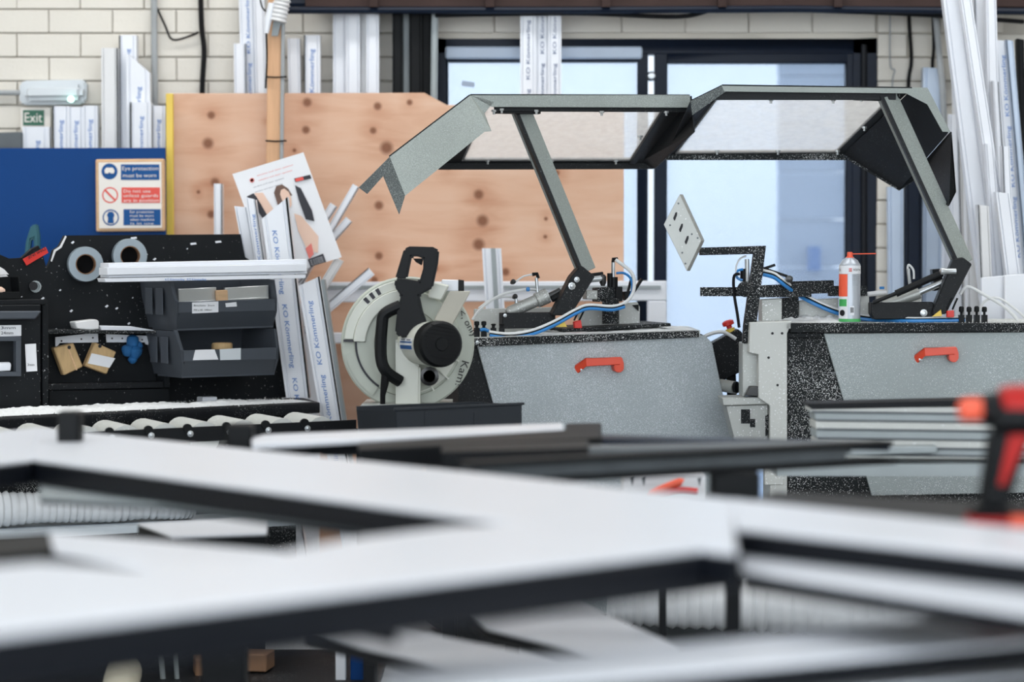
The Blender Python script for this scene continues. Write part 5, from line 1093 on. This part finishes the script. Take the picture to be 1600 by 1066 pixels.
for k, (xa, xb, ya, Y, lab) in enumerate(((1534, 1578, 434, 8.0, 'upright white board at the foot of the leaning profiles, next to the seam'), (1570, 1640, 430, 7.97, 'upright white board at the foot of the pile, cut by the picture side'))):
    MB().prism([P(xa, ya, Y), P(xb, ya - 4, Y), V((P(xb, ya, Y).x + .02, Y, 0)), V((P(xa, ya, Y).x + .02, Y, 0))], (0, .02, 0)).build('white_board', 'pvc', None, bevel=.002, label=lab if k == 0 else 'upright white board overlapping the other one at the pile foot', cat='board')
# ------------------------------------------------------------------ foreground: frames lying on trestles
ZF = 0.82
def framebar(parent, quad, z, t, name, face='pvc', bodym='foil', cap=.008):
    top = [Pz(x, y, z) for x, y in quad]
    MB().prism([p - V((0, 0, cap)) for p in top], (0, 0, -(t - cap))).build(name, bodym, parent, bevel=.004)
    return MB().prism(top, (0, 0, -cap)).build('white_face', face, parent, bevel=.003)
f1 = thing('window_frame', Pz(700, 830, ZF - .06), 'big white-faced window frame with dark sides lying across the front', 'window frame')
framebar(f1, [(50, 716), (1152, 862), (1142, 780), (62, 668)], ZF, .05, 'rail')
framebar(f1, [(50, 717), (62, 668), (-420, 716), (-420, 768)], ZF, .05, 'rail')
framebar(f1, [(-500, 1046), (1150, 848), (1110, 800), (700, 823), (560, 840), (420, 866), (212, 888), (62, 878), (-500, 925)], ZF + .001, .062, 'mullion')
framebar(f1, [(1150, 822), (2100, 925), (2100, 877), (1140, 779)], ZF, .042, 'rail')
framebar(f1, [(1158, 889), (2100, 1030), (2100, 975), (1156, 852)], ZF - .043, .03, 'inner_ledge')
framebar(f1, [(62, 748), (420, 796), (640, 826), (640, 836), (250, 786), (62, 776)], ZF - .051, .014, 'inner_ledge', 'pvc_grey')  # ledge face in grey: its shade is put into the colour
f2 = thing('window_frame', Pz(300, 880, .70), 'white-faced frame lying underneath the big front frame', 'window frame')
framebar(f2, [(84, 860), (212, 882), (620, 956), (620, 886), (420, 860), (300, 850), (76, 831)], .752, .045, 'rail')
framebar(f2, [(76, 832), (84, 860), (-420, 915), (-420, 876)], .752, .045, 'rail', 'gasket', 'gasket')
f3 = thing('window_frame', Pz(1200, 1030, .64), 'white-faced frame set low at the very front', 'window frame')
framebar(f3, [(600, 1092), (2100, 955), (2100, 910), (600, 1047)], .70, .032, 'rail')
framebar(f3, [(600, 1150), (2100, 1008), (2100, 980), (600, 1120)], .655, .02, 'inner_ledge')
f4 = thing('window_frame', Pz(780, 1010, .42), 'low white-faced frame with mitred ends under the front frames', 'window frame')
framebar(f4, [(475, 989), (586, 974), (960, 1046), (930, 1092)], .45, .03, 'rail')
framebar(f4, [(735, 962), (890, 934), (1060, 1008), (1030, 1046), (760, 980)], .45, .03, 'rail')
for x_, y_, lab in ((925, 1082, 'low dark block under the mitred rail'),):
    p = Pz(x_, y_, .42); MB().box((p.x, p.y, .21), (.05, .05, .42)).build('low_block', 'black_board', None, bevel=.003, label=lab, cat='block')
h = thing('short_bar', P(340, 850, 5.6), 'short white-faced bar with a cut black end under the frames', 'bar')
zt = P(350, 834, 5.55).z
a, b, c, d = Pz(270, 838, zt), Pz(417, 833, zt), Pz(419, 808, zt), Pz(215, 818, zt)
MB().prism([p - V((0, 0, .006)) for p in (a, b, c, d)], (0, 0, -.03)).build('extrusion', 'gasket', h, bevel=.002)
MB().prism([a, b, c, d], (0, 0, -.006)).build('white_face', 'pvc', h, bevel=.002)
hs = thing('bar_stand', V((P(340, 850, 5.6).x, 5.6, 0)), 'low black stand under the short white-faced bar', 'stand')
MB().box((P(350, 850, 5.55).x, 5.56, (zt - .037) / 2), (.10, .10, zt - .037)).build('block', 'black_board', hs, bevel=.004)
# trestles carrying the frames (at both sides)
for sgn, label in ((-1, 'dark trestle carrying the frames at the bench side'), (1, 'dark trestle carrying the frames at the driver side')):
    t = thing('trestle', V((sgn * 1.1, 3.6, 0)), label, 'trestle')
    p0, p1 = V((sgn * .86, 2.2, .60)), V((sgn * 1.42, 5.0, .60)); MB().beam(p0, p1, .07, .07).build('beam', 'black_alu', t)
    for k in (.08, .92):
        q = p0 + (p1 - p0) * k
        for s in (-.1, .1): MB().beam(q - V((0, 0, .03)), V((q.x + s * 2, q.y, 0)), .045, .045).build('leg', 'black_alu', t)
# dark spacer blocks standing behind the rail
for (xa, xb, ya, yb, Y, lab) in ((88, 124, 644, 700, 5.1, 'dark blurred post behind the far corner of the big frame'), (352, 394, 664, 712, 5.2, 'dark blurred post beside the end of the white strip'), (1112, 1188, 738, 790, 4.88, 'wide dark blurred block by the red cutter')):
    a = P(xa, ya, Y); b = P(xb, yb, Y)
    t = thing('spacer_block', V(((a.x + b.x) / 2, Y + .03, b.z)), lab, 'spacer')
    MB().box(((a.x + b.x) / 2, Y + .03, (a.z + b.z) / 2), (b.x - a.x, .06, a.z - b.z)).build('head', 'black_plastic', t, bevel=.006)
# white strip and black profiles across the middle
t = thing('white_strip', Pz(640, 690, ZF - .03), 'long thin white strip lying on black profiles', 'strip')
MB().prism([Pz(394, 694, ZF), Pz(880, 669, ZF), Pz(880, 661, ZF), Pz(412, 679, ZF), Pz(392, 684, ZF)], (0, 0, -.012)).build('face', 'pvc', t, bevel=.003)
MB().prism([Pz(430, 694, ZF - .013), Pz(880, 671, ZF - .013), Pz(880, 663, ZF - .013), Pz(430, 680, ZF - .013)], (0, 0, -.028)).build('underside', 'foil', t)
G8 = 'black profiles lying behind the frames'
MB().prism([Pz(560, 702, ZF - .005), Pz(940, 684, ZF - .005), Pz(940, 661, ZF - .005), Pz(884, 662, ZF - .005), Pz(884, 672, ZF - .005), Pz(560, 692, ZF - .005)], (0, 0, -.045)).build('black_profile', 'black_alu', None, bevel=.003, label='short black profile ending beside the long thin white strip', cat='profile', group=G8)
t = thing('black_profile', Pz(800, 720, ZF - .05), 'black profile with a square end and a brass screw', 'profile', G8)
MB().prism([Pz(690, 706, ZF), Pz(920, 700, ZF), Pz(920, 687, ZF), Pz(690, 697, ZF)], (0, 0, -.055)).build('extrusion', 'black_alu', t, bevel=.003)
MB().lathe(P(722, 702, Pz(720, 690, ZF).y - .005), (0, -1, 0), [(.008, 0), (.008, .003), (.003, .005)], 12).build('brass_screw', 'tag_wood', t)
t = thing('black_channel', Pz(1100, 715, ZF - .05), 'long black open channel profile with a grey slot', 'profile', G8)
n0, n1 = Pz(735, 723, ZF), Pz(1396, 690, ZF); n1.z = n0.z = ZF
n2 = (n1 - n0).cross(V((0, 0, 1))).normalized(); n2 = n2 if n2.y > 0 else -n2
for zz, th, dp, nm, m, sh_ in ((0, .010, .05, 'upper_flange', 'black_alu', 0), (-.037, .010, .05, 'lower_flange', 'black_alu', -.008), (-.010, .027, .006, 'web', 'slot_grey', 0)):
    o = V((0, 0, zz)) + (n2 * .03 if nm == 'web' else V((0, 0, 0))) - n2 * (.012 if nm == 'lower_flange' else 0)
    e = n1 if nm != 'web' else n0 + (n1 - n0) * .90
    MB().prism([n0 + o, e + o, e + o + n2 * dp, n0 + o + n2 * dp], (0, 0, -th)).build(nm, m, t, bevel=.001)
MB().prism([Pz(930, 686, ZF - .01), Pz(1390, 696, ZF - .01), Pz(1390, 690, ZF - .01), Pz(930, 679, ZF - .01)], (0, 0, -.012)).build('thin_bar', 'navy', None, bevel=.002, label='thin dark bar lying behind the long open channel', cat='bar')
MB().prism([Pz(840, 703, ZF - .006), Pz(1330, 694, ZF - .006), Pz(1330, 688, ZF - .006), Pz(840, 697, ZF - .006)], (0, 0, -.02)).build('pale_bar', 'slot_grey', None, bevel=.002, label='grey bar lying between the black profiles', cat='bar')
MB().prism([P(1194, 702, 6.22), P(1465, 697, 6.22), P(1465, 708, 6.22), P(1194, 716, 6.22)], (0, .05, 0)).build('grey_bar', 'pvc_grey', None, bevel=.003, label='grey bar beyond the end of the black channel', cat='bar')
# support beams under the middle
for x_, y_, lab in ((575, 720, 'slim dark post under the long thin white strip'), (1150, 0, 'slim dark post under the wide dark block')):
    p = Pz(x_, y_ - 26, ZF - .06) if y_ else P(1150, 790, 4.85); g = thing('support_post', V((p.x, p.y, 0)), lab, 'post')
    MB().box((p.x, p.y + .06, p.z - .012), (.22, .20, .024)).build('head', 'black_alu', g, bevel=.003)
    MB().box((p.x, p.y + .06, (p.z - .024) / 2), (.03, .03, p.z - .024)).build('stem', 'black_alu', g)
# black profiles that the driver stands on
DZ2 = .78
MB().prism([Pz(1150, 792, DZ2), Pz(2100, 878, DZ2), Pz(2100, 812, DZ2), Pz(1210, 768, DZ2)], (0, 0, -.02)).build('black_plank', 'black_alu', None, bevel=.003, label='wide black plank under the red driver', cat='plank')
# power driver
Y = 3.84; t = thing('power_driver', V((P(1575, 826, Y).x, Y, DZ2)), 'red and black cordless driver standing on its battery', 'driver')
def D(x, y): return P(x, y, Y)
MB().lathe(D(1496, 641), (1, 0, .03), [(.004, 0), (.016, .004), (.019, .014), (.019, .036), (.015, .042)], 20).build('nose', 'orange', t)
MB().lathe(D(1530, 642), (1, 0, .03), [(.012, 0), (.024, .006), (.029, .020), (.030, .04)], 22).build('collar', 'black_plastic', t)
MB().lathe(D(1560, 640), (1, 0, .02), [(.028, 0), (.037, .006), (.039, .03), (.037, .085), (.028, .10), (0, .105)], 24).build('motor_housing', 'driver_red', t)
MB().lathe(D(1572, 617), (1, 0, .02), [(.006, 0), (.013, .008), (.013, .07), (.006, .08)], 14).build('top_cover', 'pvc_grey', t)
MB().lathe(D(1544, 654) + V((0, -.018, 0)), (1, 0, .02), [(.012, 0), (.022, .008), (.026, .03), (.026, .10), (.01, .11)], 18).build('lower_housing', 'black_plastic', t)
MB().loft([D(1545, 668) + V((0, y, 0)) for y in (-.022, .022)] + [D(1612, 668) + V((0, y, 0)) for y in (.022, -.022)], [D(1528, 795) + V((0, y, 0)) for y in (-.018, .018)] + [D(1572, 795) + V((0, y, 0)) for y in (.018, -.018)]).build('grip', 'black_plastic', t, bevel=.008, segs=3)
MB().loft([D(1572, 672) + V((0, y, 0)) for y in (-.0245, .0245)] + [D(1608, 672) + V((0, y, 0)) for y in (.0245, -.0245)], [D(1553, 760) + V((0, y, 0)) for y in (-.021, .021)] + [D(1568, 760) + V((0, y, 0)) for y in (.021, -.021)]).build('red_inlay', 'driver_red', t, bevel=.004)
MB().prism([D(1545, 688) + V((0, -.012, 0)), D(1538, 712) + V((0, -.012, 0)), D(1548, 712) + V((0, -.012, 0)), D(1556, 688) + V((0, -.012, 0))], (0, .024, 0)).build('trigger', 'black_rubber', t, bevel=.003)
zb = D(0, 806).z
xa, xb = D(1515, 0).x, D(1640, 0).x
MB().box(((xa + xb) / 2, Y, (DZ2 + zb) / 2 - .0), (xb - xa, .075, zb - DZ2)).build('battery', 'driver_red', t, bevel=.006, segs=2)
MB().box(((xa + xb) / 2, Y, zb + .008), (xb - xa - .012, .07, .016)).build('battery_mount', 'black_plastic', t, bevel=.005)
MB().box((D(1600, 0).x, Y - .036, D(0, 812).z), (.05, .006, .022)).build('battery_badge', 'orange', t, bevel=.002)
# red cutter on a white box
t = thing('white_box', V((P(1040, 770, 6.2).x, 6.2, P(0, 775, 6.2).z)), 'white box with dark marks below the black channel', 'box')
za, zc = P(0, 742, 6.15).z, P(0, 780, 6.15).z
MB().box((P(1038, 0, 6.2).x, 6.22, (za + zc) / 2), (.21, .14, za - zc)).build('carton', 'paper', t, bevel=.003)
for x in (985, 1003, 1090): MB().prism([P(x, 748, 6.148), P(x + 6, 746, 6.148), P(x + 3, 760, 6.148)], (0, .001, 0)).build('dark_mark', 'slot_grey', t)
st = thing('box_stand', V((P(1038, 0, 6.2).x, 6.22, 0)), 'black post stand under the white box', 'stand')
MB().box((P(1038, 0, 6.2).x, 6.12, zc - .015), (.3, .4, .03)).build('top', 'black_alu', st)
MB().box((P(1038, 0, 6.2).x, 6.22, (zc - .03) / 2), (.018, .03, zc - .03)).build('post', 'black_alu', st)
t = thing('red_cutter', P(1050, 765, 5.9), 'red-handled cutter lying before the white box', 'cutter')
MB().tube(smoothpath([P(1012, 774, 6.04), P(1035, 764, 6.04), P(1060, 754, 6.04), P(1066, 755, 6.04)]), [.006] * 2 + [.010] * 17, 10).build('handle', 'orange', t)
MB().tube(smoothpath([P(1030, 772, 6.04), P(1060, 766, 6.04), P(1090, 768, 6.04)]), .008, 10).build('handle', 'red', t)
MB().tube(smoothpath([P(1000, 776, 6.04), P(1020, 772, 6.04), P(1035, 768, 6.04)]), [.003] * 6 + [.007] * 7, 8).build('jaw', 'dark_steel', t)
MB().box((-1.25, 6.4, .005), (1.75, 2.0, .01)).build('floor_shade_sheet', 'black_dusty_less', None, bevel=.002, label='large black sheet on the floor standing in for the shade under the bench', cat='shade sheet')  # black sheet laid in place of the shade under the bench
# floor level: ribbed ducts, timber, offcuts, hose
duct('ribbed_duct', [V((P(950, 0, 7.0).x, 6.98, .23)), V((P(1240, 0, 7.0).x, 6.95, .205)), V((P(1600, 0, 7.0).x, 6.9, .17))], .078, 'large white ribbed duct lying before the machine fronts', k=50)
MB().prism([V((.2, 6.85, .12)), V((1.6, 6.75, .085)), V((1.6, 7.05, .085)), V((.2, 7.1, .14))], (0, 0, -.085)).build('dark_timber', 'black_board', None, bevel=.004, label='dark timber under the large ribbed duct', cat='timber')
p = Pz(1235, 1000, 0.02); MB().beam(Pz(1190, 990, .04), Pz(1285, 1022, .04), .07, .035).build('white_offcut', 'pvc', None, bevel=.003, label='small white offcut lying on the floor before the duct', cat='offcut')
pts = smoothpath([Pz(194, 1050, .06), Pz(188, 1080, .06), Pz(180, 1180, .06)], 30)
MB().tube(pts, [.046 * (1 + .09 * math.sin(i * 1.05)) for i in range(len(pts))], 18).build('ribbed_hose', 'hose_beige', None, label='beige ribbed hose lying on the floor under the bench', cat='hose')
p = Pz(352, 1040, .03); bx_ = thing('cardboard_pieces', p, 'torn brown cardboard lying on the floor under the frames', 'cardboard')
for k, (dx, dy, dz, sx_, rz) in enumerate(((-.03, 0, .02, .12, .2), (.07, .03, .03, .12, -.15))): MB().box((p.x + dx, p.y + dy, dz + .01), (sx_, .10, .05), rz).build('piece', 'cardboard', bx_, bevel=.003)
p = Pz(562, 1050, .03); MB().box((p.x, p.y, .06), (.05, .04, .12)).build('blue_block', 'board_blue', None, bevel=.004, label='small blue block on the floor by the saw stand', cat='block')
p = Pz(533, 1050, .03); MB().box((p.x, p.y, .05), (.03, .04, .10)).build('white_peg', 'pvc', None, bevel=.003, label='small white peg on the floor beside the blue block', cat='peg')
p = Pz(255, 1050, .03); t = thing('bent_tube', p, 'bent pale tube standing among dark things on the floor', 'tube')
MB().tube(smoothpath([V((p.x - .04, p.y, .14)), V((p.x - .01, p.y, .09)), V((p.x, p.y, .0))]), .008, 8).tube([V((p.x + .03, p.y, .17)), V((p.x + .04, p.y, .0))], .007, 8).build('pipe', 'pvc_grey', t)
flakes('floor_shavings', [V((-2, 5.6, .001)), V((2, 5.6, .001)), V((2, 7.2, .001)), V((-2, 7.2, .001))], 2500, .006, label='white shavings scattered over the floor')
